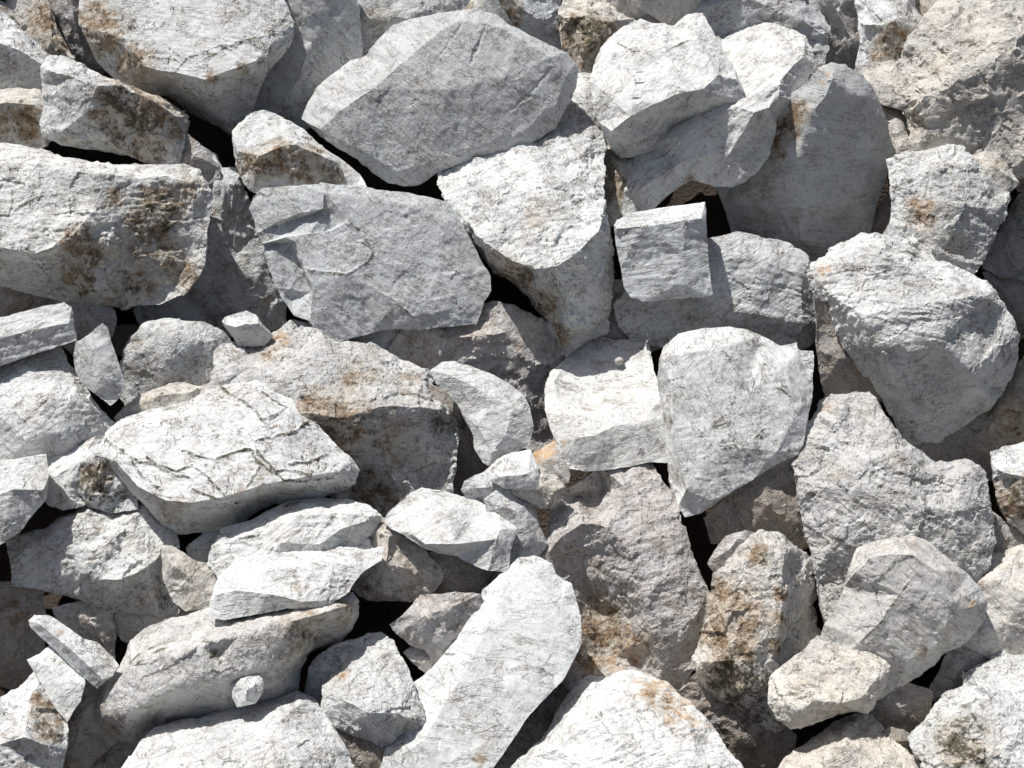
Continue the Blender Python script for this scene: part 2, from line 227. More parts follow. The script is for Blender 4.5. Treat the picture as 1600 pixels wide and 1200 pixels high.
R(6, 'boulder', 'box-shaped block at centre with dazzling white top and grey front',
  "852,602,-40 858,582,-60 885,560,-80 899,536,-95 925,530,-95 960,532,-92 988,528,-92 1012,530,-90 1018,556,-70 1022,581,-55 1028,620,-30 1040,651,-10 1043,690,-12 1038,718,-14 1015,722,-12 990,728,-12 960,734,-12 920,736,-14 888,733,-16 880,716,-16 870,691,-18 858,668,-24 851,640,-32",
  "866,596,-32 872,625,-14 884,656,0 900,684,14 930,680,16 960,666,8 1000,661,8 @1040,651", "900,684,14 893,728,-8", tone='w', t=(.0,.42), ro=0.5, s="o:885,692,8,.5", lay=(-12,.5))
R(6.3, 'pebble', 'tiny round pebble resting on the dazzling white top of the box-shaped block',
  "960,563,-3 962,559,-4 967,557,-5 972,559,-4 975,564,-3 973,569,-3 967,571,-3 962,569,-3", "967,563,5", tone='c', t=(0,.3), ro=.1, thick=12, on='box-shaped block at centre')
R(7.2, 'flat_rock', 'tall pale slab right of the box-shaped block, tapering to a corner at the bottom',
  "1030,562,-22 1037,541,-26 1060,521,-28 1100,512,-28 1140,510,-28 1165,515,-26 1190,525,-24 1220,540,-22 1245,534,-22 1247,546,-20 1271,548,-20 1271,590,-18 1270,620,-18 1262,650,-18 1258,681,-18 1255,696,-18 1245,711,-18 1215,726,-18 1180,746,-18 1140,771,-20 1110,791,-22 1095,801,-24 1070,808,-26 1060,791,-24 1050,771,-40 1045,741,-40 1040,701,-40 1039,661,-40 1031,621,-40 1027,591,-36",
  "1048,556,2 1050,600,4 1054,660,4 1060,715,4 1072,765,4 1112,782,-4 @1140,771", "1140,540,3 1160,620,4 1130,700,3", "1230,570,1 1240,650,2 1215,705,1", "1085,640,3", tone='w', t=(-.03,.2), ro=0.45, sp=.9, cr="1150,590 1148,620 1140,645 1115,660 | 1195,668 1175,690 1188,705 | 1065,660 1085,668 1095,675 | 1070,730 1090,745 1110,750 | 1215,605 1235,618", s="b:1055,740,14,.4 b:1048,660,10,.4 p:1075,690,16,.5", v=.8, crd=.5)
R(7.1, 'boulder', 'star-shaped rough pinkish-grey boulder below the rounded right boulder',
  "1245,690,-30 1262,660,-35 1275,640,-40 1282,625,-42 1300,618,-44 1330,614,-46 1358,612,-46 1371,625,-42 1386,650,-38 1411,685,-34 1441,705,-32 1461,722,-32 1480,722,-32 1510,718,-32 1530,728,-28 1541,740,-24 1546,780,-20 1552,820,-18 1555,852,-18 1548,885,-18 1530,905,-16 1500,920,-10 1440,900 1380,900 1345,920 1320,960,-10 1295,975,-15 1280,950,-20 1272,900,-22 1262,850,-24 1250,810,-24 1245,780,-24 1243,740,-26",
  "1300,640,-10 1330,690,6 1360,716,22 1400,708,16 1450,740,10", "1260,770,6 1300,760,18 1360,770,26 1430,790,22 1490,800,20 1535,790,4", "1480,745,0 1505,740,4", "1300,850,12 1400,860,14 1500,870,8", "1360,716,22 1360,770,26",
  tone='q', t=(.06,.22), ro=1.4, sp=1.4, lay=(35,1.6), s="o:1290,640,20,.4 b:1310,740,30,.3 b:1400,715,22,.35 b:1290,850,26,.3")
R(2, 'rock', 'shaded brown rock at the right edge under the rounded boulder',
  "1720,520,-20 1610,550,-20 1580,590,-15 1555,612 1500,650 1465,680 1440,700 1440,735 1500,745 1560,740 1620,720 1720,720", "1580,620,10 1540,680,10", tone='b', t=(0,.1), s="b:1580,660,50,.6 k:1520,690,40,.4")
R(5, 'rock', 'rock cut by the right edge with white top and mottled brown face',
  "1547,706,-20 1570,698,-26 1600,690,-28 1720,670,-28 1720,870,-26 1640,850,-24 1600,836,-22 1575,816,-20 1560,786,-18 1552,750,-16 1549,722,-16", "1560,735,4 1600,745,12 1660,740,14", "1600,800,6", tone='w', t=(0,.1), s="b:1585,780,40,1 b:1610,770,34 k:1590,770,30,.6")
R(3, 'rock', 'dim grey rock low in the gap between the star-shaped boulder and the right edge',
  "1540,790 1570,815 1620,840 1720,850 1720,920 1560,920 1535,900", "1590,865,8", tone='p', t=(0,-.1))

# --- lower left
R(4, 'boulder', 'rounded boulder at the left edge with sunlit white belly and shaded back',
  "-100,590,-35 0,568,-38 50,553,-38 90,546,-38 106,568,-36 122,590,-34 146,625,-32 172,652,-32 180,668,-24 165,700,-15 130,725,-12 90,745,-10 60,735,-10 30,730,-10 0,728,-10 -100,735,-15", "-50,650,8 0,652,14 30,640,20 70,628,22 105,622,18 140,634,4", "80,585,-6 120,610,0", "40,690,30 100,680,24", "135,660,8", tone='w', t=(.02,.2), rd=2, sp=1.4, s="p:60,660,26,.5 b:55,650,24,.3 b:140,660,16,.3", lay=(-25,1.2))
R(6, 'rock', 'pale flat-faced rock at the left edge below the rounded left boulder',
  "-100,735,-15 0,718,-18 30,717,-18 72,709,-18 76,745,-16 73,780,-16 51,801,-16 36,826,-16 10,846,-18 0,852,-18 -100,900,-20", "-40,790,6 20,765,8 68,765,2", "10,810,2", tone='w', t=(0,.25), ro=0.6, v=.6)
R(5, 'stone', 'pale wedge stone squeezed right of the flat-faced left rock',
  "65,730,-10 100,705,-14 150,680,-18 175,690,-14 160,730,-10 130,770,-10 132,790,-12 100,798,-14 80,792,-14 68,775,-12", "85,745,4 130,715,6", "100,775,2", tone='w', t=(0,.25), s="b:95,780,14,.4")
R(5.5, 'stone', 'small stone with white cap and dark mossy front left of the cracked white boulder',
  "123,725,-15 135,705,-20 152,690,-22 172,688,-20 185,720 205,760 215,795,-6 170,803,-8 135,788,-12 121,766,-12", "132,722,4 150,712,8 165,715,8", "150,755,10", tone='w', t=(0,.1), ro=1.6, s="k:150,765,34 b:150,745,26 k:180,780,22 b:165,730,14")
R(5, 'stone', 'cream stone peeking out above the left shoulder of the cracked white boulder',
  "178,652,-10 200,630,-12 225,614,-14 265,598,-16 290,597,-16 312,604,-14 345,596,-10 350,625 300,650 230,665 190,665", "200,640,2 250,618,8 300,612,6", tone='c', t=(0,.3), s="b:230,630,18,.4")
R(7, 'boulder', 'large cracked white boulder at left with wavy dark fissures',
  "161,692,-40 165,676,-44 180,660,-48 200,650,-50 240,640,-52 290,626,-54 330,608,-56 352,600,-56 385,592,-56 402,590,-54 430,600,-50 460,620,-44 480,641,-40 505,671,-36 530,700,-34 551,716,-34 562,735,-36 556,756,-40 540,766,-44 520,771,-46 460,780,-50 430,787,-52 400,801,-54 370,816,-56 320,831,-58 280,836,-60 255,821,-56 230,796,-50 205,771,-46 185,746,-42 165,716,-38",
  "180,720,-8 215,760,2 260,782,8 300,785,10 350,776,12 410,757,12 450,750,10 520,738,0 @562,735", "200,670,-16 300,650,-14 400,625,-16 450,650,-8", "260,720,0 350,700,4 450,700,4", "200,720,-2", "280,836,-60 300,785,10",
  tone='w', t=(0,.4), ro=0.55, lay=(8,.9), s="p:265,670,20,.4 b:310,700,20,.25 p:350,770,20,.4 b:400,765,60,.35 b:270,790,40,.4", crd=2.4,
  cr="163,684 190,705 215,722 250,728 275,735 300,728 320,742 350,772 | 285,705 305,712 335,718 365,708 390,702 | 390,702 405,725 400,740 385,760 | 230,715 245,728 270,742 300,748 | 400,705 420,725 440,750 480,752 520,745 | 345,605 365,620 385,630 400,645 420,668 | 400,690 430,682 460,675 480,660 | 450,725 480,722 510,712 | 300,765 330,778 370,785 | 410,615 430,628 450,640 | 410,655 430,650 445,640 | 205,720 222,745 250,765 | 400,720 425,738 455,735 485,742", v=1.2)
R(5, 'boulder', 'jagged grey-white rock with sharp ridge at left, under the cracked white boulder',
  "15,846,-28 30,835,-30 70,825,-32 95,808,-34 120,795,-36 150,788,-36 190,790,-34 225,790,-30 240,815,-24 270,830,-20 280,855,-18 262,885,-20 258,905,-22 278,958,-30 250,963,-32 170,958,-32 145,946,-30 100,931,-28 60,921,-28 18,916,-28 17,880,-26",
  "60,845,2 105,825,8 125,812,8", "125,812,8 130,850,14 118,890,10 125,930,-4", "200,822,2 175,845,14 145,862,22 130,850,14", "130,895,16 160,905,22 190,905,24 225,888,20 250,868,6", "145,862,22 185,870,14 230,860,8", "190,905,24 195,945,-10", tone='w', t=(.03,.14), ro=1.5, sp=1.2, s="b:150,830,14,.4 b:220,925,40,.4 b:205,850,14,.3")
R(5.5, 'flat_rock', 'small tilted flat stone between the jagged ridge rock and the thin white slabs',
  "252,852,-8 270,852,-12 302,875,-12 340,892,-10 350,930 340,968,-8 310,954,-10 290,956,-10 270,941,-12 255,906,-12", "265,880,4 300,905,4 320,940,2", tone='c', t=(0,.15), s="b:285,885,18,.4 b:300,945,12,.3")
R(5, 'stone', 'small grey triangular stone under the right foot of the cracked white boulder',
  "290,856,-8 310,840,-10 350,815,-8 370,840 350,880 320,880 300,866,-8", "325,852,6", tone='g', t=(0,.1))
R(7.2, 'flat_rock', 'white layered slab below the cracked boulder with scooped shaded right end',
  "322,880,-25 330,858,-28 345,826,-30 385,816,-34 420,796,-38 460,778,-42 490,775,-42 540,780,-38 570,787,-34 585,798,-30 596,806,-28 590,822,-26 575,840,-26 590,870,-10 500,880 440,885 400,890 345,900,-10", "350,850,-4 410,828,4 470,805,8 540,806,10 580,805,2", "410,828,4 440,848,10", "500,850,14 530,828,14 570,815,6", tone='w', t=(0,.35), ro=0.8, lay=(-12,1.6), cr="445,792 470,785 | 355,845 385,840 405,835", s="p:580,805,14,.4")
R(7.5, 'flat_rock', 'bright white thin slab lying over the log-shaped rock',
  "327,950,-18 335,921,-22 345,891,-28 370,871,-34 420,862,-38 480,855,-40 530,852,-40 570,858,-36 600,854,-34 596,876,-26 570,891,-20 556,906,-16 546,926,-14 530,936,-14 500,953,-16 450,950,-18 400,961,-18 350,969,-20 328,962,-20", "338,930,2 370,922,6 420,928,8 470,940,6 510,938,0 @530,936", "420,890,0 520,880,0", tone='w', t=(0,.5), ro=0.75, s="k:470,930,10,.5 b:465,920,12,.4", cr="500,925 515,915 530,918 545,905", v=.7)
R(6, 'stone', 'wedge stone with cream left face and grey right face beside the thin white slab',
  "552,850,-10 575,836,-14 605,828,-18 626,836,-20 651,856,-20 671,871,-20 697,890,-22 690,911,-22 671,931,-22 640,941,-20 590,939,-14 562,932,-10 545,905,-5 555,880", "608,838,8 603,880,10 592,925,4", "640,890,2", tone='c', t=(0,.06), s="b:570,920,16,.6 b:650,910,26,.4 b:585,845,12,.5", ro=1.2)
R(7, 'stone', 'brilliant white flat-topped stone at lower centre left with shaded right corner',
  "597,815,-28 605,801,-34 625,785,-42 640,771,-48 657,762,-52 690,767,-48 730,778,-42 760,790,-36 780,806,-28 812,825,-14 801,846,-22 796,871,-24 790,886,-24 762,892,-24 745,886,-24 715,869,-22 685,864,-18 660,856,-16 630,836,-18 612,828,-22", "640,832,-2 665,850,6 710,850,12 776,842,10 782,828,2 @812,825", "700,800,0", tone='w', t=(0,.55), ro=0.6, s="o:690,840,16,.3", v=.3)
R(7, 'stone', 'small white stone above the right corner of the brilliant flat-topped stone',
  "757,736,-8 775,718,-12 800,707,-14 829,702,-14 842,730,-6 842,765,-4 815,764,-6 790,764,-6 765,751,-8", "785,745,6 825,740,8", tone='w', t=(0,.4), ro=.6)
R(6.5, 'stone', 'rough little stone attached right of the small white stone near the orange chip',
  "822,728,-8 850,731,-14 870,745,-14 883,761,-12 880,776,-10 862,796,-8 845,794,-8 820,782,-6 800,772,-4 810,745", "845,755,8 865,768,8", tone='c', t=(0,.2), ro=1.5)
R(5, 'stone', 'orange-topped chip under the box-shaped block at centre',
  "832,712,-6 850,700,-10 870,692,-10 890,715 888,755 860,752 838,735", "855,718,6", tone='c', t=(0,.3), s="o:858,705,20,1 o:845,712,14,1", ro=.6)
R(5.5, 'stone_shard', 'grey upright shard behind the right corner of the brilliant flat-topped stone',
  "755,780 790,763,-8 826,786,-10 842,821,-10 857,851,-10 846,866,-10 832,873,-10 800,885 780,840", "810,800,5 830,840,5", tone='g', t=(-.1,.1), ro=.6)
R(4, 'stone', 'dim small stone in the gap right of the brown-stained boulder',
  "725,752 760,742 792,760 775,785 740,780 720,765", "757,762,5", tone='g', t=(0,.1))
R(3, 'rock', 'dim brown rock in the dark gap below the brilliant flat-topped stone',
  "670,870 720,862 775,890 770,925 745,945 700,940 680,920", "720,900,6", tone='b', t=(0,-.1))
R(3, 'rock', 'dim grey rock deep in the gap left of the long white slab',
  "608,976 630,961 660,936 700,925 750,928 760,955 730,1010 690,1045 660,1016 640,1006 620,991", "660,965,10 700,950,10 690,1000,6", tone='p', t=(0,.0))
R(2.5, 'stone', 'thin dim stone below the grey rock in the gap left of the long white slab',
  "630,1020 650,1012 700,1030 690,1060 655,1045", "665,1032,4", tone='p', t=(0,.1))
R(6, 'boulder', 'log-shaped rounded rock at lower left with a dark gouge on its side',
  "148,1112,-45 150,1090,-48 161,1075,-48 181,1050,-48 195,1026,-50 204,1001,-52 225,985,-54 260,970,-56 290,963,-58 330,960,-58 370,950,-56 420,940,-54 480,932,-52 530,928,-50 552,926,-48 561,940,-46 559,965,-48 546,985,-52 530,1001,-56 500,1009,-56 482,1022,-56 472,1050,-56 467,1080,-52 440,1098,-50 400,1108,-50 340,1118,-50 290,1122,-50 262,1128,-50 241,1135,-50 231,1151,-52 215,1156,-52 190,1158,-54 170,1146,-52 154,1131,-48",
  "175,1080,-10 205,1040,0 250,1020,10 310,1010,14 380,990,12 460,970,6 530,950,-8", "200,1115,0 260,1080,8 340,1060,10 420,1040,4 470,1010,-6", "195,1130,-14", "310,1010,14 340,1020,0 344,1042,8", tone='q', t=(0,.2), rd=4, ro=.8, s="k:328,1005,14,.8 k:336,1022,12,.7 k:341,1036,8,.6 b:180,1130,30,.5 b:480,990,60,.5 b:400,1000,40,.25 k:170,1060,12,.4 b:540,960,24,.6", cr="205,1035 225,1015 260,1005 290,1000 | 215,1038 235,1022 262,1012 | 330,1048 345,1050 362,1042")
R(9.5, 'pebble', 'small pale pebble balanced where the log-shaped rock meets the white bottom boulder',
  "361,1072,-8 375,1056,-10 400,1052,-10 411,1061,-9 411,1081,-8 400,1099,-8 370,1106,-8 362,1091,-8", "376,1066,6 386,1078,12 384,1096,8", "398,1070,4 386,1078,12", tone='w', t=(.15,.3), ro=.9, thick=26, on='large white boulder at the bottom edge, left|log-shaped rounded rock at lower left')
R(7, 'stone_shard', 'wedge-shaped shard with sunlit top resting above the thin shard at lower left',
  "44,970,-16 54,960,-20 75,960,-22 100,975,-22 130,998,-22 152,1003,-22 175,1025,-20 186,1040,-14 176,1056,-8 160,1070,-10 152,1076,-12 135,1063,-12 100,1031,-12 70,1001,-12 48,981,-14", "62,975,2 100,1006,6 140,1042,6 160,1062,2", tone='w', t=(.1,.2), ro=.6, s="o:95,985,12,.4 b:165,1040,14,.4", thick=60)
R(6.5, 'stone_shard', 'thin flat shard under the wedge-shaped one at lower left',
  "42,1031,-6 60,1022,-8 82,1012,-8 110,1030,-6 134,1066,-6 126,1096,-6 118,1106,-6 105,1128,-8 90,1111,-8 75,1086,-8 60,1061,-8", "75,1040,3 95,1075,4", tone='w', t=(.05,.3), ro=.5, thick=40)
R(6, 'rock', 'rock in the bottom-left corner with white face and brown right side',
  "-100,1110,-30 0,1090,-34 30,1075,-36 58,1052,-38 75,1085,-34 92,1112,-30 108,1140,-28 104,1168,-28 94,1205,-26 80,1270,-20 -100,1270,-20", "-40,1165,16 0,1163,18 38,1152,20 48,1110,6 58,1075,-10", "38,1152,20 75,1165,8 98,1150,-10", tone='w', t=(.0,.35), s="b:70,1110,22 b:78,1140,22 b:40,1180,40,.4 b:60,1090,14 k:70,1120,12,.4")
R(4.5, 'rock', 'shaded grey rock between the bottom-left corner rock and the log-shaped rock',
  "85,1140 105,1110 135,1065 155,1075 160,1115 180,1150 150,1185 110,1270 60,1270 85,1200", "125,1130,8 110,1190,8", tone='p', t=(-.1,-.1))
R(4, 'rock', 'brown shaded rock at the left edge below the jagged ridge rock',
  "-100,900 15,908 65,925 72,950 60,985 58,1040 35,1085 0,1105 -100,1110", "0,960,10 40,960,8 20,1030,6", tone='b', t=(0,-.05), s="b:20,960,40,.5")
R(3, 'rock', 'dim rock in shadow behind the wedge-shaped shard at lower left',
  "80,950 120,940 170,945 180,980 180,1030 160,1035 120,1005", "140,970,8", tone='p', t=(0,-.05))
R(2.5, 'rock', 'faint grey rock deep in the dark gap above the log-shaped rock',
  "170,950 230,940 300,945 300,985 230,1005 190,1000", "240,965,8", tone='p', t=(0,-.05))
R(5, 'rock', 'shaded grey rock behind the small pointed stone at bottom centre-left',
  "482,1045,-8 498,1022,-10 520,1008,-10 560,1002 560,1050 530,1090 510,1105 484,1090,-6", "510,1050,6", tone='g', t=(0,0))
R(8.5, 'stone', 'pointed pale stone with shaded lower half at bottom centre-left',
  "540,1011,-34 575,990,-42 595,987,-44 613,1001,-40 631,1031,-34 645,1060,-28 653,1085,-24 666,1126,-16 660,1136,-20 631,1146,-26 615,1161,-30 597,1169,-32 580,1161,-30 550,1150,-28 525,1136,-26 508,1121,-24 504,1090,-24 502,1070,-28 515,1055,-30 534,1045,-32 531,1026,-34", "514,1104,-2 540,1096,12 576,1114,20 620,1114,14 @666,1126", "555,1040,-8 548,1070,2 540,1096,12", "590,1030,-8", tone='w', t=(.02,.4), ro=1.1, s="o:535,1055,18,.5 b:525,1065,18,.4 p:600,1095,26,.3")
R(2, 'rock', 'dark reddish rock in the gap under the small pointed stone',
  "520,1140 560,1140 625,1155 640,1200 620,1260 560,1260 540,1190", "580,1190,6", tone='b', t=(0,-.1))
R(9, 'boulder', 'large white boulder at the bottom edge, left, sunlit with a rough shaded right side',
  "160,1270,-30 190,1201,-40 218,1158,-46 240,1136,-50 290,1122,-54 312,1124,-54 352,1106,-56 402,1101,-56 440,1086,-54 465,1080,-54 490,1090,-50 504,1111,-44 521,1136,-38 541,1166,-32 556,1201,-28 570,1270,-20", "260,1200,6 340,1180,14 420,1150,16 440,1125,0 470,1100,-24", "420,1150,16 430,1200,40 440,1270,50", "500,1170,8", "200,1230,-8 300,1250,20", tone='w', t=(0,.5), ro=.85, sp=.8, s="p:300,1165,26,.3 k:460,1170,24,.25", lay=(-12,1.2))
R(3, 'stone', 'shaded stone with a bright tip under the log-shaped rock at the bottom edge',
  "95,1215 150,1165 190,1148 245,1145 240,1180 215,1215 190,1270 90,1270", "160,1195,10", tone='p', t=(0,.1))

# --- lower middle and right
R(5, 'boulder', 'peaked speckled rock at lower centre with hollowed brown left side',
  "860,800,-20 872,775,-24 900,757,-28 940,735,-32 985,725,-36 1012,722,-36 1024,730,-34 1036,750,-14 1051,785,-4 1066,815,2 1081,860,8 1096,900,10 1106,921,10 1112,945,8 1099,971,6 1086,1001,4 1086,1046,-4 1062,1080,-32 1040,1080,-28 1000,1080,-20 950,1085 890,1080 870,1040 870,960 865,900 840,880 846,862,-12 856,836,-16",
  "990,742,-4 974,760,8 970,790,14 948,822,22 910,818,14 880,836,6 860,860,2", "905,775,-34 945,765,-34 930,800,-28", "975,850,26 1004,915,26 1014,958,22 1020,1000,14 1036,1046,0", "948,822,22 975,850,26", "900,880,-18 940,960,-40 950,1020,-36 1000,1040,-20", "1030,800,10 1065,900,16 1075,980,12", tone='p', t=(.06,.2), ro=1.2, sp=2.0, s="b:940,980,50,.8 o:960,1020,50,.6 b:920,1030,34,.9 b:1000,1010,26,.6 b:930,900,34,.4 b:900,770,24,.3 b:870,850,18,.3")
R(6, 'boulder', 'upright brown-streaked rock at lower right of centre with dark undercut foot',
  "1083,1028,-16 1092,1000,-18 1108,960,-22 1106,930,-24 1112,896,-28 1130,881,-32 1155,851,-38 1180,836,-40 1201,827,-42 1226,841,-38 1251,861,-48 1271,886,-56 1276,920,-60 1271,946,-60 1279,980,-60 1290,1005,-50 1260,1050,-10 1230,1090 1225,1140,-30 1212,1146,-34 1180,1131,-34 1120,1091,-32 1092,1062,-28",
  "1150,890,2 1190,860,4 1225,866,6 1222,920,18 1216,980,22 1206,1030,18 1200,1085,6", "1092,1035,4 1140,1030,18 1172,1072,16 1200,1085,6", "1150,890,2 1140,960,14 1140,1030,18", "1180,960,20", tone='c', t=(.0,.12), ro=1.9, s="b:1130,930,34,.8 o:1150,950,34,.5 b:1160,1000,34,.8 b:1120,990,30,.8 b:1220,930,12,1 b:1215,970,12,1 b:1210,1010,14,1 b:1140,1060,40,1 k:1140,1070,40,.9 k:1190,1110,34,.9 b:1185,870,22,.7 k:1190,870,14,.5 b:1150,960,60,.6 k:1165,1080,50,.8", lay=(75,1.6))
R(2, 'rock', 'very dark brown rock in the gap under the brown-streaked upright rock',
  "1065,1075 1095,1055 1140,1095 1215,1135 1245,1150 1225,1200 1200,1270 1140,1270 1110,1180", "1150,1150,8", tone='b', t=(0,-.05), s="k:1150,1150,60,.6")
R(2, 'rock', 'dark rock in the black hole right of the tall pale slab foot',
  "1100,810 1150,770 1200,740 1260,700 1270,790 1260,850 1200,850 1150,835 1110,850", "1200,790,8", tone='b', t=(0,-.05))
R(3, 'stone', 'small dim stone behind the crown of the brown-streaked upright rock',
  "1105,880 1122,850 1135,838 1165,828 1190,840 1165,880 1130,905", "1140,858,6", tone='p', t=(0,.05))
R(7.3, 'boulder', 'angular grey-faced block with cream worn edges at lower right',
  "1289,976,-18 1305,950,-22 1320,916,-26 1330,881,-32 1340,856,-40 1380,842,-44 1428,830,-48 1451,846,-46 1481,871,-42 1511,896,-38 1531,919,-34 1543,940,-32 1539,965,-32 1526,990,-34 1501,1011,-36 1476,1021,-36 1461,1041,-36 1431,1061,-34 1401,1076,-30 1376,1092,-24 1340,1100,-10 1300,1050,-8 1290,1000,-14",
  "1336,895,2 1360,872,4 1390,866,6 1428,868,8 1460,890,8 1488,940,8 1506,952,2 1478,975,8 1470,1005,2 1420,1030,4 1412,1048,0", "1426,900,8 1405,930,9 1370,978,8 1345,1002,4", tone='q', t=(0,.02), ro=0.5, rd=0, sp=1.1, cr="1426,902 1404,932 1370,978 1345,1003", crd=.5, s="c:1380,855,24,.8 c:1430,845,18,.7 b:1490,900,22,.3 o:1520,945,10,.5 b:1440,1018,12,.7 b:1475,985,10,.6")
R(8, 'stone', 'potato-shaped cream stone in front of the angular grey-faced block',
  "1201,1062,-26 1220,1041,-30 1250,1021,-36 1266,1001,-42 1286,993,-44 1311,998,-42 1335,1015,-36 1356,1015,-36 1376,1025,-32 1393,1039,-28 1386,1061,-26 1384,1076,-26 1371,1096,-28 1356,1116,-32 1340,1111,-30 1310,1116,-30 1280,1126,-30 1250,1138,-32 1235,1139,-32 1210,1121,-30 1199,1100,-26 1199,1078,-24",
  "1225,1070,0 1250,1072,8 1270,1095,16 1310,1100,16 1345,1090,10 1370,1060,2", "1220,1100,4 1250,1115,8", "1300,1040,-4", tone='c', t=(0,.4), rd=2, ro=1.3, s="b:1300,1090,24,.3")
R(6, 'rock', 'rock at the right edge with cream sunlit top over a smooth grey side',
  "1505,902,-20 1535,880,-30 1560,862,-36 1600,848,-40 1720,820,-40 1720,1030,-34 1640,1030,-30 1600,1022,-28 1560,1024,-24 1525,1020,-16 1505,1000 1510,940", "1525,906,4 1560,905,16 1600,925,22 1660,935,22", "1560,905,16 1575,970,6", tone='c', t=(0,.3), rd=2, ro=.6)
R(5, 'rock', 'grey shaded rock in the hole between the angular block and the mossy corner boulder',
  "1450,1078,-8 1470,1040,-10 1495,1010 1530,990 1560,1000 1575,1030 1540,1060 1500,1090 1461,1098,-8", "1500,1045,8", tone='p', t=(0,-.05))
R(8, 'boulder', 'white boulder in the bottom-right corner with a dark mossy patch',
  "1419,1152,-34 1430,1136,-38 1456,1111,-42 1466,1096,-46 1481,1080,-50 1506,1070,-52 1500,1052,-56 1520,1041,-58 1545,1031,-60 1560,1021,-62 1568,1014,-62 1582,1026,-60 1640,1018,-60 1720,1000,-60 1720,1280,-20 1420,1280,-20 1440,1192,-28 1424,1168,-32", "1460,1130,-8 1500,1110,-2 1560,1100,4 1640,1100,10", "1470,1145,2 1490,1140,8 1470,1200,10", "1540,1060,-20 1600,1060,-16", "1530,1130,8 1560,1180,20", "1500,1160,14", tone='w', t=(0,.5), ro=1.7, s="k:1510,1140,30,1 k:1500,1180,40,1 b:1500,1165,50,.7 b:1450,1180,24,.4 k:1530,1200,26,.7", lay=(30,1.6))
R(7.5, 'boulder', 'rounded cream-white boulder at the bottom edge near the right corner',
  "1190,1280,-20 1214,1197,-36 1241,1171,-42 1281,1146,-48 1310,1126,-52 1336,1115,-54 1361,1118,-52 1381,1140,-46 1401,1161,-40 1426,1182,-34 1445,1205,-28 1450,1280,-10", "1260,1200,2 1320,1170,6 1370,1190,8 1410,1220,4", tone='c', t=(0,.6), rd=3, ro=1.1, s="p:1350,1170,26,.3")
R(6.5, 'stone', 'small brown chip between the rounded cream boulder and the mossy corner boulder',
  "1375,1145 1390,1135 1412,1140 1430,1160 1435,1195 1405,1180", "1405,1158,5", tone='b', t=(0,.2))
R(2, 'rock', 'dark brown rock in the hole below the potato-shaped stone',
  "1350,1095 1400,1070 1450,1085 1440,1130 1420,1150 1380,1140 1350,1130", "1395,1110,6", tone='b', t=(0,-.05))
R(4, 'rock', 'shaded grey strip of rock between the long white slab and the bottom centre boulder',
  "760,1250 800,1170 850,1095 890,1045 930,1045 920,1090 880,1130 840,1190 810,1250", "850,1130,8 820,1180,6", tone='g', t=(0,-.05))
R(8, 'boulder', 'large white boulder at the bottom centre with a pink-orange stained shoulder',
  "730,1280,-20 762,1231,-34 801,1196,-42 850,1151,-50 858,1136,-52 881,1096,-56 901,1066,-60 921,1053,-62 950,1056,-62 975,1045,-64 1001,1050,-62 1046,1066,-56 1071,1091,-50 1101,1121,-44 1116,1136,-40 1141,1176,-32 1160,1196,-28 1195,1280,-10", "930,1075,-26 970,1085,-14 1020,1110,-6 1080,1140,-6", "870,1170,-6 950,1150,6 1020,1160,10 1090,1190,8", "970,1085,-14 930,1120,0", "940,1220,16 1040,1230,18", tone='w', t=(0,.4), ro=0.75, lay=(-25,1.3), s="o:1020,1075,34,.75 o:1060,1110,34,.75 p:1000,1080,60,.7 b:1020,1085,14,.6 b:1040,1100,14,.6 o:1090,1130,24,.6")
R(7.8, 'flat_rock', 'long smooth white slab slanting across the bottom centre',
  "755,921,-14 775,905,-16 795,886,-18 810,872,-20 835,868,-20 846,872,-20 863,880,-20 869,896,-18 881,905,-18 893,910,-6 901,935,-4 908,965,-4 909,1005,-4 896,1031,-4 881,1061,-4 851,1091,-4 821,1126,-4 791,1171,-4 770,1201,-4 735,1280,-6 560,1280,-14 598,1192,-12 620,1146,-10 645,1100,-10 648,1075,-12 670,1050,-12 690,1026,-12 720,990,-12 741,955,-14", "790,910,0 840,900,1 872,950,2 862,1020,2 820,1080,2 750,1170,2", "760,980,4 720,1060,6 660,1160,8", tone='w', t=(.03,.36), ro=0.38, s="p:820,980,60,.35 p:740,1050,50,.35 b:750,1185,12,.6 b:760,1160,14,.3 p:690,1150,40,.3", cr="695,1022 715,1020 735,1020 | 680,1130 705,1135 725,1145", v=.8, sp=.9, crd=.8)
# ------------------------------------------------------------------ number crunching helpers
rng = np.random.default_rng(11)
def _h(ix, iy, iz, s):
    n = (ix * 73856093) ^ (iy * 19349663) ^ (iz * 83492791) ^ (s * 2654435)
    n = n & 0x7fffffff
    n = ((n >> 13) ^ n) * 60493 & 0x7fffffff
    n = ((n >> 11) ^ n) * 19990303 & 0x7fffffff
    return ((n >> 7) & 0xffff) / 65535.0
GR = np.array([[1,1,0],[-1,1,0],[1,-1,0],[-1,-1,0],[1,0,1],[-1,0,1],[1,0,-1],[-1,0,-1],[0,1,1],[0,-1,1],[0,1,-1],[0,-1,-1]], float)
def pn(P, s=0):                              # gradient noise, about -1..1
    i = np.floor(P).astype(np.int64); f = P - i
    w = f * f * f * (f * (f * 6 - 15) + 10)
    r = 0
    for dx in (0, 1):
        wx = w[:, 0] if dx else 1 - w[:, 0]
        for dy in (0, 1):
            wy = w[:, 1] if dy else 1 - w[:, 1]
            for dz in (0, 1):
                wz = w[:, 2] if dz else 1 - w[:, 2]
                g = GR[(_h(i[:, 0] + dx, i[:, 1] + dy, i[:, 2] + dz, s) * 11.999).astype(int)]
                d = g[:, 0] * (f[:, 0] - dx) + g[:, 1] * (f[:, 1] - dy) + g[:, 2] * (f[:, 2] - dz)
                r = r + wx * wy * wz * d
    return r
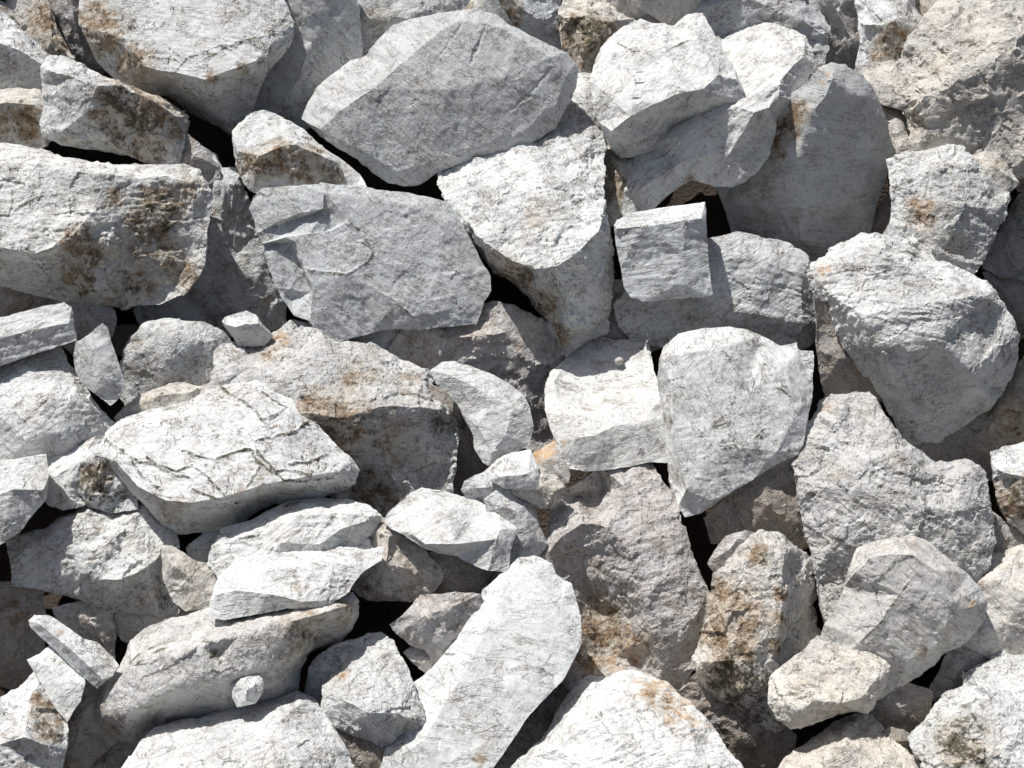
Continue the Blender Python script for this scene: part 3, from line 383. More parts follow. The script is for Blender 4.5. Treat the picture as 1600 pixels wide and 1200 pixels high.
def _hi(ix, iy, iz, s):
    n = ((ix * 73856093) ^ (iy * 19349663) ^ (iz * 83492791) ^ (s * 2654435)) & 0x7fffffff
    n = ((n >> 13) ^ n) * 60493 & 0x7fffffff
    return ((n >> 11) ^ n) * 19990303 & 0x7fffffff
def facets(P, s):                            # broken-stone relief: every cell a small tilted plane
    i = np.floor(P).astype(np.int64)
    best = np.full(len(P), 1e9); val = np.zeros(len(P))
    for dx in (-1, 0, 1):
        for dy in (-1, 0, 1):
            for dz in (-1, 0, 1):
                a, b, c = i[:, 0] + dx, i[:, 1] + dy, i[:, 2] + dz
                n1 = _hi(a, b, c, s)
                d = P - np.stack([a + (n1 & 1023) / 1023., b + ((n1 >> 10) & 1023) / 1023., c + ((n1 >> 20) & 1023) / 1023.], 1)
                dd = (d * d).sum(1)
                sel = np.where(dd < best)[0]
                if not len(sel): continue
                n2 = _hi(a[sel], b[sel], c[sel], s + 3)
                ds = d[sel]
                best[sel] = dd[sel]
                val[sel] = (ds[:, 0] * ((n2 & 255) / 255. - .5) + ds[:, 1] * (((n2 >> 8) & 255) / 255. - .5) + ds[:, 2] * (((n2 >> 16) & 255) / 255. - .5)) * 1.6 + (((n2 >> 24) & 63) / 63. - .5) * .7
    return val

def refine(V, T, thr, front, jag=None, only=False):
    """split long edges until every edge is shorter than thr; front = per-vertex flag"""
    for it in range(12):
        E = np.sort(np.concatenate([T[:, [0, 1]], T[:, [1, 2]], T[:, [2, 0]]]), axis=1)
        key = E[:, 0] * 10000000 + E[:, 1]
        uk, inv, cnt = np.unique(key, return_inverse=True, return_counts=True)
        ue = np.stack([uk // 10000000, uk % 10000000], 1)
        L = np.linalg.norm(V[ue[:, 0]] - V[ue[:, 1]], axis=1)
        fr = np.maximum(front[ue[:, 0]], front[ue[:, 1]])
        lim = np.where(fr > 0.5, thr, thr * 4.5)
        mark = L > lim
        if only: mark &= np.minimum(front[ue[:, 0]], front[ue[:, 1]]) > .5
        if not mark.any(): break
        mid = (V[ue[mark, 0]] + V[ue[mark, 1]]) / 2
        if jag is not None and jag > 0:
            lm = L[mark]; a = np.where(lm > 9, lm, 0) * jag
            mid = mid + (rng.random((len(mid), 3)) - .5) * a[:, None] * np.array([.8, .8, 1.0])
        nid = np.full(len(ue), -1); nid[mark] = len(V) + np.arange(mark.sum())
        V = np.concatenate([V, mid])
        front = np.concatenate([front, np.minimum(front[ue[mark, 0]], front[ue[mark, 1]])])
        n = len(T)
        m = np.stack([nid[inv[:n]], nid[inv[n:2*n]], nid[inv[2*n:]]], 1)   # mids of edges 01,12,20
        c = (m >= 0).sum(1)
        out = [T[c == 0]]
        k = c == 3
        if k.any():
            t, q = T[k], m[k]
            out += [np.stack([t[:,0], q[:,0], q[:,2]], 1), np.stack([q[:,0], t[:,1], q[:,1]], 1), np.stack([q[:,2], q[:,1], t[:,2]], 1), np.stack([q[:,0], q[:,1], q[:,2]], 1)]
        for r in range(3):
            rot = [(0,1,2), (1,2,0), (2,0,1)][r]
            k = (c == 1) & (m[:, rot[0]] >= 0)
            if k.any():
                t, q = T[k][:, rot], m[k][:, rot]
                out += [np.stack([t[:,0], q[:,0], t[:,2]], 1), np.stack([q[:,0], t[:,1], t[:,2]], 1)]
            k = (c == 2) & (m[:, rot[2]] < 0)
            if k.any():                          # edges 01 and 12 are split
                t, q = T[k][:, rot], m[k][:, rot]
                out += [np.stack([q[:,0], t[:,1], q[:,1]], 1), np.stack([t[:,0], q[:,0], q[:,1]], 1), np.stack([t[:,0], q[:,1], t[:,2]], 1)]
        T = np.concatenate(out)
    return V, T, front
def edges_of(T):
    E = np.sort(np.concatenate([T[:, [0, 1]], T[:, [1, 2]], T[:, [2, 0]]]), axis=1)
    uk = np.unique(E[:, 0] * 10000000 + E[:, 1])
    return np.stack([uk // 10000000, uk % 10000000], 1)
def smooth(V, T, n, axes, amt=.5):
    E = edges_of(T)
    deg = np.bincount(E.ravel(), minlength=len(V)).astype(float)
    for _ in range(n):
        acc = np.zeros_like(V)
        for a in axes:
            acc[:, a] = np.bincount(E[:, 0], V[E[:, 1], a], len(V)) + np.bincount(E[:, 1], V[E[:, 0], a], len(V))
            V[:, a] += amt * (acc[:, a] / deg - V[:, a])
    return V
def normals(V, T):
    n = np.cross(V[T[:, 1]] - V[T[:, 0]], V[T[:, 2]] - V[T[:, 0]])
    N = np.zeros_like(V)
    for a in range(3):
        for k in range(3):
            N[:, a] += np.bincount(T[:, k], n[:, a], len(V))
    return N / (np.linalg.norm(N, axis=1)[:, None] + 1e-9)
def inside(poly, X, Y):
    r = np.zeros(X.shape, bool)
    n = len(poly)
    for i in range(n):
        x1, y1 = poly[i]; x2, y2 = poly[i - 1]
        if y1 == y2: continue
        c = ((y1 > Y) != (y2 > Y)) & (X < (x2 - x1) * (Y - y1) / (y2 - y1) + x1)
        r ^= c
    return r
def segdist(P, A, B):
    d = B - A
    t = np.clip(((P - A) @ d) / (d @ d + 1e-9), 0, 1)
    return np.linalg.norm(P - (A + t[:, None] * d), axis=1)

# ------------------------------------------------------------------ materials
def new_mat(name):
    m = bpy.data.materials.new(name); m.use_nodes = True
    nt = m.node_tree; nt.nodes.clear()
    return m, nt
def stone_material():
    m, nt = new_mat("weathered_marble")
    N, Lk = nt.nodes, nt.links
    def node(t, **kw):
        n = N.new(t)
        for k, v in kw.items(): setattr(n, k, v)
        return n
    def val(x, sock):
        if hasattr(x, 'is_output'): Lk.new(x, sock)
        else: sock.default_value = x
    def mth(op, a, b=0.0, c=0.0, clamp=False):
        n = node("ShaderNodeMath", operation=op); n.use_clamp = clamp
        val(a, n.inputs[0]); val(b, n.inputs[1])
        if op in ('MULTIPLY_ADD',): val(c, n.inputs[2])
        return n.outputs[0]
    def ramp(x, lo, hi):
        n = node("ShaderNodeMapRange"); n.interpolation_type = 'SMOOTHSTEP'
        val(x, n.inputs[0]); n.inputs[1].default_value = lo; n.inputs[2].default_value = hi
        n.inputs[3].default_value = 0; n.inputs[4].default_value = 1
        return n.outputs[0]
    def mix(f, a, b, mode='MIX'):
        n = node("ShaderNodeMix", data_type='RGBA', blend_type=mode)
        val(f, n.inputs[0])
        for x, s in ((a, n.inputs[6]), (b, n.inputs[7])):
            if isinstance(x, tuple): s.default_value = (*x, 1)
            else: Lk.new(x, s)
        return n.outputs[2]
    tc = node("ShaderNodeTexCoord"); oi = node("ShaderNodeObjectInfo")
    off = node("ShaderNodeVectorMath", operation='MULTIPLY_ADD')
    cmb = node("ShaderNodeCombineXYZ")
    for k in range(3): val(mth('MULTIPLY', oi.outputs['Random'], (37.0, 91.0, 53.0)[k]), cmb.inputs[k])
    off.inputs[1].default_value = (1, 1, 1)
    Lk.new(tc.outputs['Object'], off.inputs[0]); Lk.new(cmb.outputs[0], off.inputs[2])
    co = off.outputs[0]
    def noise(scale, detail=4, rough=.55, dist=0.0, vec=None):
        n = node("ShaderNodeTexNoise"); n.inputs['Scale'].default_value = scale
        n.inputs['Detail'].default_value = detail; n.inputs['Roughness'].default_value = rough
        n.inputs['Distortion'].default_value = dist
        Lk.new(vec or co, n.inputs['Vector'])
        return n.outputs['Fac']
    tone = node("ShaderNodeAttribute", attribute_name="tone"); mask = node("ShaderNodeAttribute", attribute_name="stain"); par = node("ShaderNodeAttribute", attribute_name="habit")
    sm = node("ShaderNodeSeparateColor"); Lk.new(mask.outputs['Color'], sm.inputs[0])
    brown, dark, warm = sm.outputs[0], sm.outputs[1], sm.outputs[2]
    sp_ = node("ShaderNodeSeparateColor"); Lk.new(par.outputs['Color'], sp_.inputs[0])
    speck, vein, pink = sp_.outputs[0], sp_.outputs[1], sp_.outputs[2]
    grime = tone.outputs['Alpha']
    n_big, n_mid, n_fine, n_grain = noise(4.5, 2, .6), noise(18, 4, .65, .3), noise(64, 3, .7), noise(190, 1, .7)
    # cloudy grey, dust
    c = tone.outputs['Color']
    n_dirt = noise(8.5, 5, .72)
    c = mix(mth('MULTIPLY', ramp(n_big, .38, .72), .42), c, (.50, .52, .54))
    c = mix(mth('MULTIPLY', mth('MULTIPLY', ramp(n_mid, .50, .68), grime), .55), c, (.33, .325, .32))
    dirt = mth('MULTIPLY', ramp(n_dirt, .47, .68), mth('MULTIPLY_ADD', ramp(n_fine, .36, .60), .7, .3))
    c = mix(mth('MULTIPLY', mth('MULTIPLY', dirt, grime), .66), c, (.36, .29, .215))
    # dark crystals and pits
    c = mix(mth('MULTIPLY', mth('MULTIPLY', ramp(n_fine, .56, .68), speck), .95), c, (.15, .13, .115))
    c = mix(mth('MULTIPLY', mth('MULTIPLY', ramp(n_grain, .58, .72), speck), .75), c, (.16, .14, .125))
    c = mix(mth('MULTIPLY', ramp(n_grain, .46, .30), .42), c, (.82, .82, .81))
    # hairline fissures and veins
    vn = noise(5.0, 5, .62, .8)
    vl = mth('MULTIPLY', ramp(mth('ABSOLUTE', mth('SUBTRACT', vn, .5)), .011, .002), ramp(n_dirt, .46, .56))
    c = mix(mth('MULTIPLY', mth('MULTIPLY', vl, vein), 1.7, clamp=True), c, (.12, .10, .088))
    vn2 = noise(12, 4, .6, .9)
    vl2 = mth('MULTIPLY', ramp(mth('ABSOLUTE', mth('SUBTRACT', vn2, .5)), .016, .003), ramp(n_big, .42, .56))
    c = mix(mth('MULTIPLY', mth('MULTIPLY', vl2, vein), 1.3, clamp=True), c, (.22, .175, .14))
    # foliation: thin lines running one way through each stone
    vr = node("ShaderNodeVectorRotate"); vr.inputs['Axis'].default_value = (.25, .9, .2)
    Lk.new(tc.outputs['Object'], vr.inputs['Vector']); val(mth('MULTIPLY', mth('SUBTRACT', oi.outputs['Random'], .5), 2.2), vr.inputs['Angle'])
    vm = node("ShaderNodeVectorMath", operation='MULTIPLY'); vm.inputs[1].default_value = (3.0, 5.0, 20.0); Lk.new(vr.outputs[0], vm.inputs[0])
    fol = noise(1.0, 4, .62, .6, vm.outputs[0])
    fl = mth('MULTIPLY', ramp(mth('ABSOLUTE', mth('SUBTRACT', fol, .5)), .022, .003), ramp(n_dirt, .40, .56))
    c = mix(mth('MULTIPLY', fl, .55), c, (.23, .20, .17))
    c = mix(mth('MULTIPLY', ramp(fol, .54, .70), .30), c, (.44, .45, .455))
    # stains with their own ragged shapes
    st_n = noise(20, 8, .78)
    grit = mth('MULTIPLY_ADD', ramp(n_fine, .36, .58), .55, .45)
    rag = mth('MULTIPLY_ADD', ramp(st_n, .40, .62), 1.30, .10)
    def ragged(a):
        return mth('MULTIPLY', ramp(mth('MULTIPLY', a, rag), .16, .80), grit)
    bcol = mix(ramp(n_mid, .36, .62), (.085, .052, .028), (.27, .175, .095))
    c = mix(mth('MULTIPLY', pink, mth('MULTIPLY', ramp(st_n, .42, .62), .36)), c, (.42, .31, .245))
    c = mix(mth('MULTIPLY', ragged(warm), .85), c, mix(ramp(n_mid, .4, .6), (.42, .22, .085), (.58, .38, .20)))
    c = mix(mth('MULTIPLY', ramp(mth('MULTIPLY', brown, mth('MULTIPLY_ADD', ramp(n_dirt, .3, .65), .8, .45)), .08, .85), .52), c, mix(ramp(n_mid, .35, .65), (.40, .30, .19), (.50, .42, .31)))
    c = mix(mth('MULTIPLY', ragged(brown), .98), c, bcol)
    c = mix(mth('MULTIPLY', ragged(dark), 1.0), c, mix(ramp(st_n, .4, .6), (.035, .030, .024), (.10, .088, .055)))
    # relief
    rough = mth('MULTIPLY_ADD', ramp(n_big, .36, .62), .85, .25)
    bsum = mth('ADD', mth('MULTIPLY', n_fine, .44), mth('MULTIPLY', n_grain, .13))
    bsum = mth('ADD', mth('MULTIPLY', n_mid, .48), mth('MULTIPLY', bsum, rough))
    bsum = mth('MULTIPLY', bsum, par.outputs['Alpha'])
    bsum = mth('SUBTRACT', bsum, mth('MULTIPLY', ramp(mth('ABSOLUTE', mth('SUBTRACT', fol, .5)), .035, .0), .045))
    bp = node("ShaderNodeBump"); bp.inputs['Strength'].default_value = .85; bp.inputs['Distance'].default_value = .026
    Lk.new(bsum, bp.inputs['Height'])
    bs = node("ShaderNodeBsdfPrincipled")
    Lk.new(c, bs.inputs['Base Color']); bs.inputs['Roughness'].default_value = .82
    bs.inputs['Specular IOR Level'].default_value = .35
    Lk.new(bp.outputs[0], bs.inputs['Normal'])
    out = node("ShaderNodeOutputMaterial"); Lk.new(bs.outputs[0], out.inputs[0])
    return m
def soil_material():
    m, nt = new_mat("quarry_soil")
    N, Lk = nt.nodes, nt.links
    tc = N.new("ShaderNodeTexCoord")
    n1 = N.new("ShaderNodeTexNoise"); n1.inputs['Scale'].default_value = 3; n1.inputs['Detail'].default_value = 8
    n2 = N.new("ShaderNodeTexNoise"); n2.inputs['Scale'].default_value = 60; n2.inputs['Detail'].default_value = 5
    for n in (n1, n2): Lk.new(tc.outputs['Object'], n.inputs['Vector'])
    cr = N.new("ShaderNodeValToRGB")
    cr.color_ramp.elements[0].position = .35; cr.color_ramp.elements[0].color = (.028, .020, .014, 1)
    cr.color_ramp.elements[1].position = .7; cr.color_ramp.elements[1].color = (.075, .055, .040, 1)  # soil colour lowered so the gaps between rocks read as black shade
    Lk.new(n1.outputs['Fac'], cr.inputs[0])
    bp = N.new("ShaderNodeBump"); bp.inputs['Distance'].default_value = .03; Lk.new(n2.outputs['Fac'], bp.inputs['Height'])
    bs = N.new("ShaderNodeBsdfPrincipled"); bs.inputs['Roughness'].default_value = .95
    Lk.new(cr.outputs[0], bs.inputs['Base Color']); Lk.new(bp.outputs[0], bs.inputs['Normal'])
    o = N.new("ShaderNodeOutputMaterial"); Lk.new(bs.outputs[0], o.inputs[0])
    return m
STONE = stone_material()
SOIL = soil_material()
TONES = dict(w=(.72, .74, .73), g=(.61, .635, .635), c=(.665, .635, .57), p=(.57, .548, .53), q=(.605, .602, .58), b=(.27, .23, .19))  # b: brown taken darker, shade of the gaps put into the colour
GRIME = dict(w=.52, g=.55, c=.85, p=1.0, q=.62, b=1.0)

# ------------------------------------------------------------------ read the survey
def pts(s):
    out = []
    for w in s.split():
        a = w.lstrip('@').split(',')
        out.append((float(a[0]), float(a[1]), float(a[2]) if len(a) > 2 else None, w[0] == '@'))
    return out
for r in ROCKS:
    o = pts(r['outline'])
    r['o'] = [[x, y, 0.0 if h is None else h] for x, y, h, _ in o]
    A = np.array(r['o'])
    x, y = A[:, 0], A[:, 1]
    r['area'] = abs(np.dot(x, np.roll(y, -1)) - np.dot(y, np.roll(x, -1))) / 2
    if np.dot(x, np.roll(y, -1)) - np.dot(y, np.roll(x, -1)) < 0:
        r['o'].reverse()
    r['c'] = (x.mean(), y.mean())
    r['size'] = math.sqrt(r['area'])
    r['poly0'] = [(a[0], a[1]) for a in r['o']]
    r['bb'] = (x.min(), x.max(), y.min(), y.max())
# rocks cut by the picture edge end in a broken outline outside it
for r in ROCKS:
    O = r['o']; n = len(O); new = []
    for i in range(n):
        a, b = O[i], O[(i + 1) % n]
        new.append(a)
        for ax, lo, hi in ((0, -45, 1645), (1, -45, 1245)):
            if (a[ax] < lo and b[ax] < lo) or (a[ax] > hi and b[ax] > hi):
                L = abs(a[1 - ax] - b[1 - ax]); sg = -1 if a[ax] < lo else 1
                if L > 60:
                    for f in (.3, .62):
                        q = [a[k] + (b[k] - a[k]) * (f + .1 * rng.random()) for k in range(3)]
                        q[ax] += sg * L * (.16 + .14 * rng.random()); q[2] -= 12
                        new.append(q)
    r['o'] = new
    r['poly0'] = [(a[0], a[1]) for a in new]
# where a rock disappears under another one its body goes on underneath
for r in ROCKS:
    over = [q for q in ROCKS if q['layer'] > r['layer'] and abs(q['c'][0]-r['c'][0]) < 600 and abs(q['c'][1]-r['c'][1]) < 500]
    n = len(r['o']); new = []
    for i in range(n):
        p = np.array(r['o'][i][:2]); a = np.array(r['o'][i-1][:2]); b = np.array(r['o'][(i+1) % n][:2])
        d = b - a; nr = np.array([d[1], -d[0]]); nr = nr / (np.linalg.norm(nr) + 1e-9)
        mv = 0
        hit = lambda q: any(f['bb'][0] < q[0] < f['bb'][1] and f['bb'][2] < q[1] < f['bb'][3] and inside(f['poly0'], q[:1], q[1:])[0] for f in over)
        if hit(p): mv = 10
        elif hit(p + nr * 7) and rng.random() < .6: mv = 9
        q = p + nr * mv
        h = r['o'][i][2]
        h *= .4 + .6 * min(max((-h - 28) / 22.0, 0), 1)        # broken faces run flat up to their rim
        new.append([q[0], q[1], h - mv * .6])
    r['o'] = new

def coarse(r):
    t = r.get('t', (0, 0)); cx, cy = r['c']
    O = r['o']; V = [list(v) for v in O]; n = len(O)
    edges = []
    look = {}
    for ch in r['ridges']:
        prev = None
        for x, y, h, snap in pts(ch):
            if snap:
                if h is None: h = 0
                idx = None
                if (x, y) in look: idx = look[(x, y)]
                else: idx = min(range(n), key=lambda i: (r['poly0'][i][0]-x)**2 + (r['poly0'][i][1]-y)**2)
            elif (x, y) in look: idx = look[(x, y)]
            else:
                near = [i for i in range(n) if (r['poly0'][i][0]-x)**2 + (r['poly0'][i][1]-y)**2 < 4]
                if near: idx = near[0]
                else:
                    V.append([x, y, h or 0.0]); idx = len(V) - 1
                look[(x, y)] = idx
            if prev is not None and prev != idx: edges.append((prev, idx))
            prev = idx
    P = np.array(V)
    P[:, 2] *= HS * r.get('hk', 1.0)
    P[:, 2] += TS * t[0] * (P[:, 0] - cx) + TS * t[1] * (P[:, 1] - cy)
    edges += [(i, (i + 1) % n) for i in range(n)]
    res = delaunay_2d_cdt([Vector((p[0], p[1])) for p in P], edges, [list(range(n))], 1, 1e-3)
    vv = np.array([[v.x, v.y] for v in res[0]])
    H = np.zeros(len(vv))
    for i, ov in enumerate(res[3]):
        if len(ov): H[i] = P[ov[0], 2]
        else:
            d = np.linalg.norm(P[:, :2] - vv[i], axis=1); k = np.argsort(d)[:3]; w = 1 / (d[k] + 1); H[i] = (P[k, 2] * w).sum() / w.sum()
    T = np.array([list(f) for f in res[2] if len(f) == 3])
    V = np.column_stack([vv, H])
    a = V[T[:, 1], :2] - V[T[:, 0], :2]; b = V[T[:, 2], :2] - V[T[:, 0], :2]
    cr = a[:, 0] * b[:, 1] - a[:, 1] * b[:, 0]
    T = T[np.abs(cr) > 1e-3]; cr = cr[np.abs(cr) > 1e-3]
    T[cr > 0] = T[cr > 0][:, [0, 2, 1]]        # pixel y runs down: face the viewer
    used = np.unique(T); mp = np.full(len(V), -1); mp[used] = np.arange(len(used))
    return V[used], mp[T]

for r in ROCKS:
    r['V'], r['T'] = coarse(r)

# ------------------------------------------------------------------ how deep each rock lies
SLOPE = 0.62
RS = 5
GX, GY = np.meshgrid(np.arange(-100, 1701, RS), np.arange(-100, 1301, RS))
def raster(V, T):
    Hm = np.full(GX.shape, np.nan)
    for t in T:
        a, b, c = V[t]
        x0 = max(int((min(a[0], b[0], c[0]) + 100) // RS), 0); x1 = min(int((max(a[0], b[0], c[0]) + 100) // RS) + 2, GX.shape[1])
        y0 = max(int((min(a[1], b[1], c[1]) + 100) // RS), 0); y1 = min(int((max(a[1], b[1], c[1]) + 100) // RS) + 2, GX.shape[0])
        if x1 <= x0 or y1 <= y0: continue
        X = GX[y0:y1, x0:x1]; Y = GY[y0:y1, x0:x1]
        d = (b[1]-c[1])*(a[0]-c[0]) + (c[0]-b[0])*(a[1]-c[1])
        if abs(d) < 1e-6: continue
        l1 = ((b[1]-c[1])*(X-c[0]) + (c[0]-b[0])*(Y-c[1])) / d
        l2 = ((c[1]-a[1])*(X-c[0]) + (a[0]-c[0])*(Y-c[1])) / d
        l3 = 1 - l1 - l2
        k = (l1 > -.001) & (l2 > -.001) & (l3 > -.001)
        h = l1*a[2] + l2*b[2] + l3*c[2]
        sub = Hm[y0:y1, x0:x1]; sub[k] = h[k]
    return Hm
for r in ROCKS: r['H'] = raster(r['V'], r['T'])
NR = len(ROCKS)
base = np.array([-SLOPE * (min(max(r['c'][1], -50), 1250) - 600) + 50 * max(0, 3.2 - r['layer']) for r in ROCKS])
cons = []
for i, f in enumerate(ROCKS):
    for j, q in enumerate(ROCKS):
        if f['layer'] > q['layer']:
            df = f['H'] - q['H']
            ok = ~np.isnan(df)
            if ok.sum() * RS * RS > 130:
                g = np.percentile(-df[ok], 90) + 7
                cons.append((i, j, g))           # D[j] - D[i] >= g
D = base.copy()
for it in range(900):
    pull = .03 if it < 600 else 0.0
    D += pull * (base - D)
    for i, j, g in cons:
        v = g - (D[j] - D[i])
        if v > 0:
            D[j] += v * .75; D[i] -= v * .25
for i, r in enumerate(ROCKS):
    if 'on' in r:
        z = []
        for hn in r['on'].split('|'):
            j = next(k for k, q in enumerate(ROCKS) if hn in q['label'])
            hj = ROCKS[j]['H'][~np.isnan(r['H']) & ~np.isnan(ROCKS[j]['H'])]
            if len(hj): z.append(D[j] - float(np.max(hj)))
        D[i] = min(z) - 11 if z else D[i]
worst = max([g - (D[j] - D[i]) for i, j, g in cons])
print("depth solve: pairs", len(cons), "worst", round(worst, 2), "shift range", (D - base).min().round(), (D - base).max().round())
for r, d in zip(ROCKS, D): r['D'] = d

# ------------------------------------------------------------------ rocks
def to_world(V, D):
    Z = Z0 + D - V[:, 2]
    X = (V[:, 0] - 800) * Z / Z0; Y = (600 - V[:, 1]) * Z / Z0
    return CAMN + U * (X[:, None] * RGT + Y[:, None] * UPV + Z[:, None] * FWD)
def relief(V, T, seed, size, ro, lay=None, rdn=1, layr=None):
    N = normals(V, T)
    o = np.array([seed * 17.3, seed * 5.1, seed * 9.7])
    P = V + o
    k = min(1.0, (size / 160.0) ** .7)
    d = 1.5 * k * pn(P / (80 * max(k, .35)), 1)
    W = P + 3 * np.stack([pn(P / 30, 2), pn(P / 30, 3), pn(P / 30, 4)], 1)
    d += ro * 2.8 * k * facets(W / (74 * max(k, .3)), 5)
    d += ro * 2.0 * k * facets(W / (30 * max(k, .4)), 15)
    d += ro * .65 * facets(W / 12, 45)
    d += ro * .6 * (k + .2) * (0.5 - np.abs(pn(P / 21, 25)) * 2)
    d += ro * .6 * (0.4 - np.abs(pn(P / 9.5, 26)) * 2)
    d += ro * .5 * pn(P / 4.6, 27)
    # crushed, chipped arrises
    E = edges_of(T); deg = np.bincount(E.ravel(), minlength=len(V)).astype(float)
    m = np.stack([np.bincount(E[:, 0], V[E[:, 1], a], len(V)) + np.bincount(E[:, 1], V[E[:, 0], a], len(V)) for a in range(3)], 1) / deg[:, None]
    w = np.clip(-((m - V) * N).sum(1) / .7, 0, 1)
    for _ in range(2): w = np.maximum(w, .8 * (np.bincount(E[:, 0], w[E[:, 1]], len(V)) + np.bincount(E[:, 1], w[E[:, 0]], len(V))) / deg)
    d -= w * (1.2 + 1.6 * k) * np.clip(pn(P / 13, 28) * 1.8 + .35, 0, 1.2)
    if lay:
        a = math.radians(lay[0]); ca, sa = math.cos(a), math.sin(a)
        al = P[:, 0] * ca + P[:, 1] * sa; ac = -P[:, 0] * sa + P[:, 1] * ca
        Q = np.stack([al / 75, (ac + P[:, 2] * .35) / 11, P[:, 2] / 60], 1)
        Q[:, 1] += .8 * pn(P / 55, 33)
        w = 1.0
        if layr is not None:
            w = .25 + .75 * np.exp(-(((V[:, 0] - layr[0]) / layr[2]) ** 2 + ((V[:, 1] - layr[1]) / layr[3]) ** 2))
        d += w * lay[1] * (.6 - 2.2 * np.abs(pn(Q, 31)))
        d += w * lay[1] * .5 * (.6 - 2.2 * np.abs(pn(Q * 2.1, 32)))
    return V + N * d[:, None]
def make_mesh(name, W, T, tone, stain, habit):
    me = bpy.data.meshes.new(name)
    me.vertices.add(len(W)); me.vertices.foreach_set("co", W.astype(np.float32).ravel())
    me.loops.add(len(T) * 3); me.loops.foreach_set("vertex_index", T.astype(np.int32).ravel())
    me.polygons.add(len(T))
    me.polygons.foreach_set("loop_start", np.arange(0, len(T) * 3, 3, dtype=np.int32))
    me.polygons.foreach_set("loop_total", np.full(len(T), 3, dtype=np.int32))
    me.update(calc_edges=True)
    for nm, dat in (("tone", tone), ("stain", stain), ("habit", habit)):
        a = me.attributes.new(nm, 'FLOAT_COLOR', 'POINT')
        dat = dat if dat.shape[1] == 4 else np.column_stack([dat, np.ones(len(dat))])
        a.data.foreach_set("color", dat.astype(np.float32).ravel())
    me.polygons.foreach_set("use_smooth", np.ones(len(T), dtype=bool))
    me.set_sharp_from_angle(angle=math.radians(34))
    me.materials.append(STONE)
    return me
def close_back(V, T, Tk, cx, cy):
    """give the visible shell its hidden rear half"""
    E = np.concatenate([T[:, [0, 1]], T[:, [1, 2]], T[:, [2, 0]]])
    ks = set(map(tuple, E.tolist()))
    nxt = {a: b for a, b in ks if (b, a) not in ks}
    start = next(iter(nxt)); loop = [start]
    while True:
        b = nxt[loop[-1]]
        if b == start or len(loop) > len(nxt): break
        loop.append(b)
    n0 = len(V); L = np.array(loop); n = len(L)
    B = V[L]
    rings = []
    hm = B[:, 2].mean()
    for sc, dp in ((.97, .16), (.86, .5), (.55, .86)):
        q = B.copy()
        q[:, 0] = cx + (q[:, 0] - cx) * sc; q[:, 1] = cy + (q[:, 1] - cy) * sc
        q[:, 2] = B[:, 2] * .8 + hm * .2 - Tk * dp
        q += (rng.random(q.shape) - .5) * Tk * .05
        rings.append(q)
    V2 = np.concatenate([V] + rings + [np.array([[cx, cy, hm - Tk]])])
    ids = [L] + [n0 + k * n + np.arange(n) for k in range(3)]
    tr = []
    for k in range(3):
        a, b = ids[k], ids[k + 1]
        a2, b2 = np.roll(a, -1), np.roll(b, -1)
        tr += [np.stack([a2, a, b], 1), np.stack([a2, b, b2], 1)]
    a = ids[3]; c = np.full(n, len(V2) - 1)
    tr += [np.stack([np.roll(a, -1), a, c], 1)]
    fr = np.zeros(len(V2)); fr[:n0] = 1
    return V2, np.concatenate([T] + tr), fr
ntri = 0
GROUP = "loose rocks of the white quarry pile"
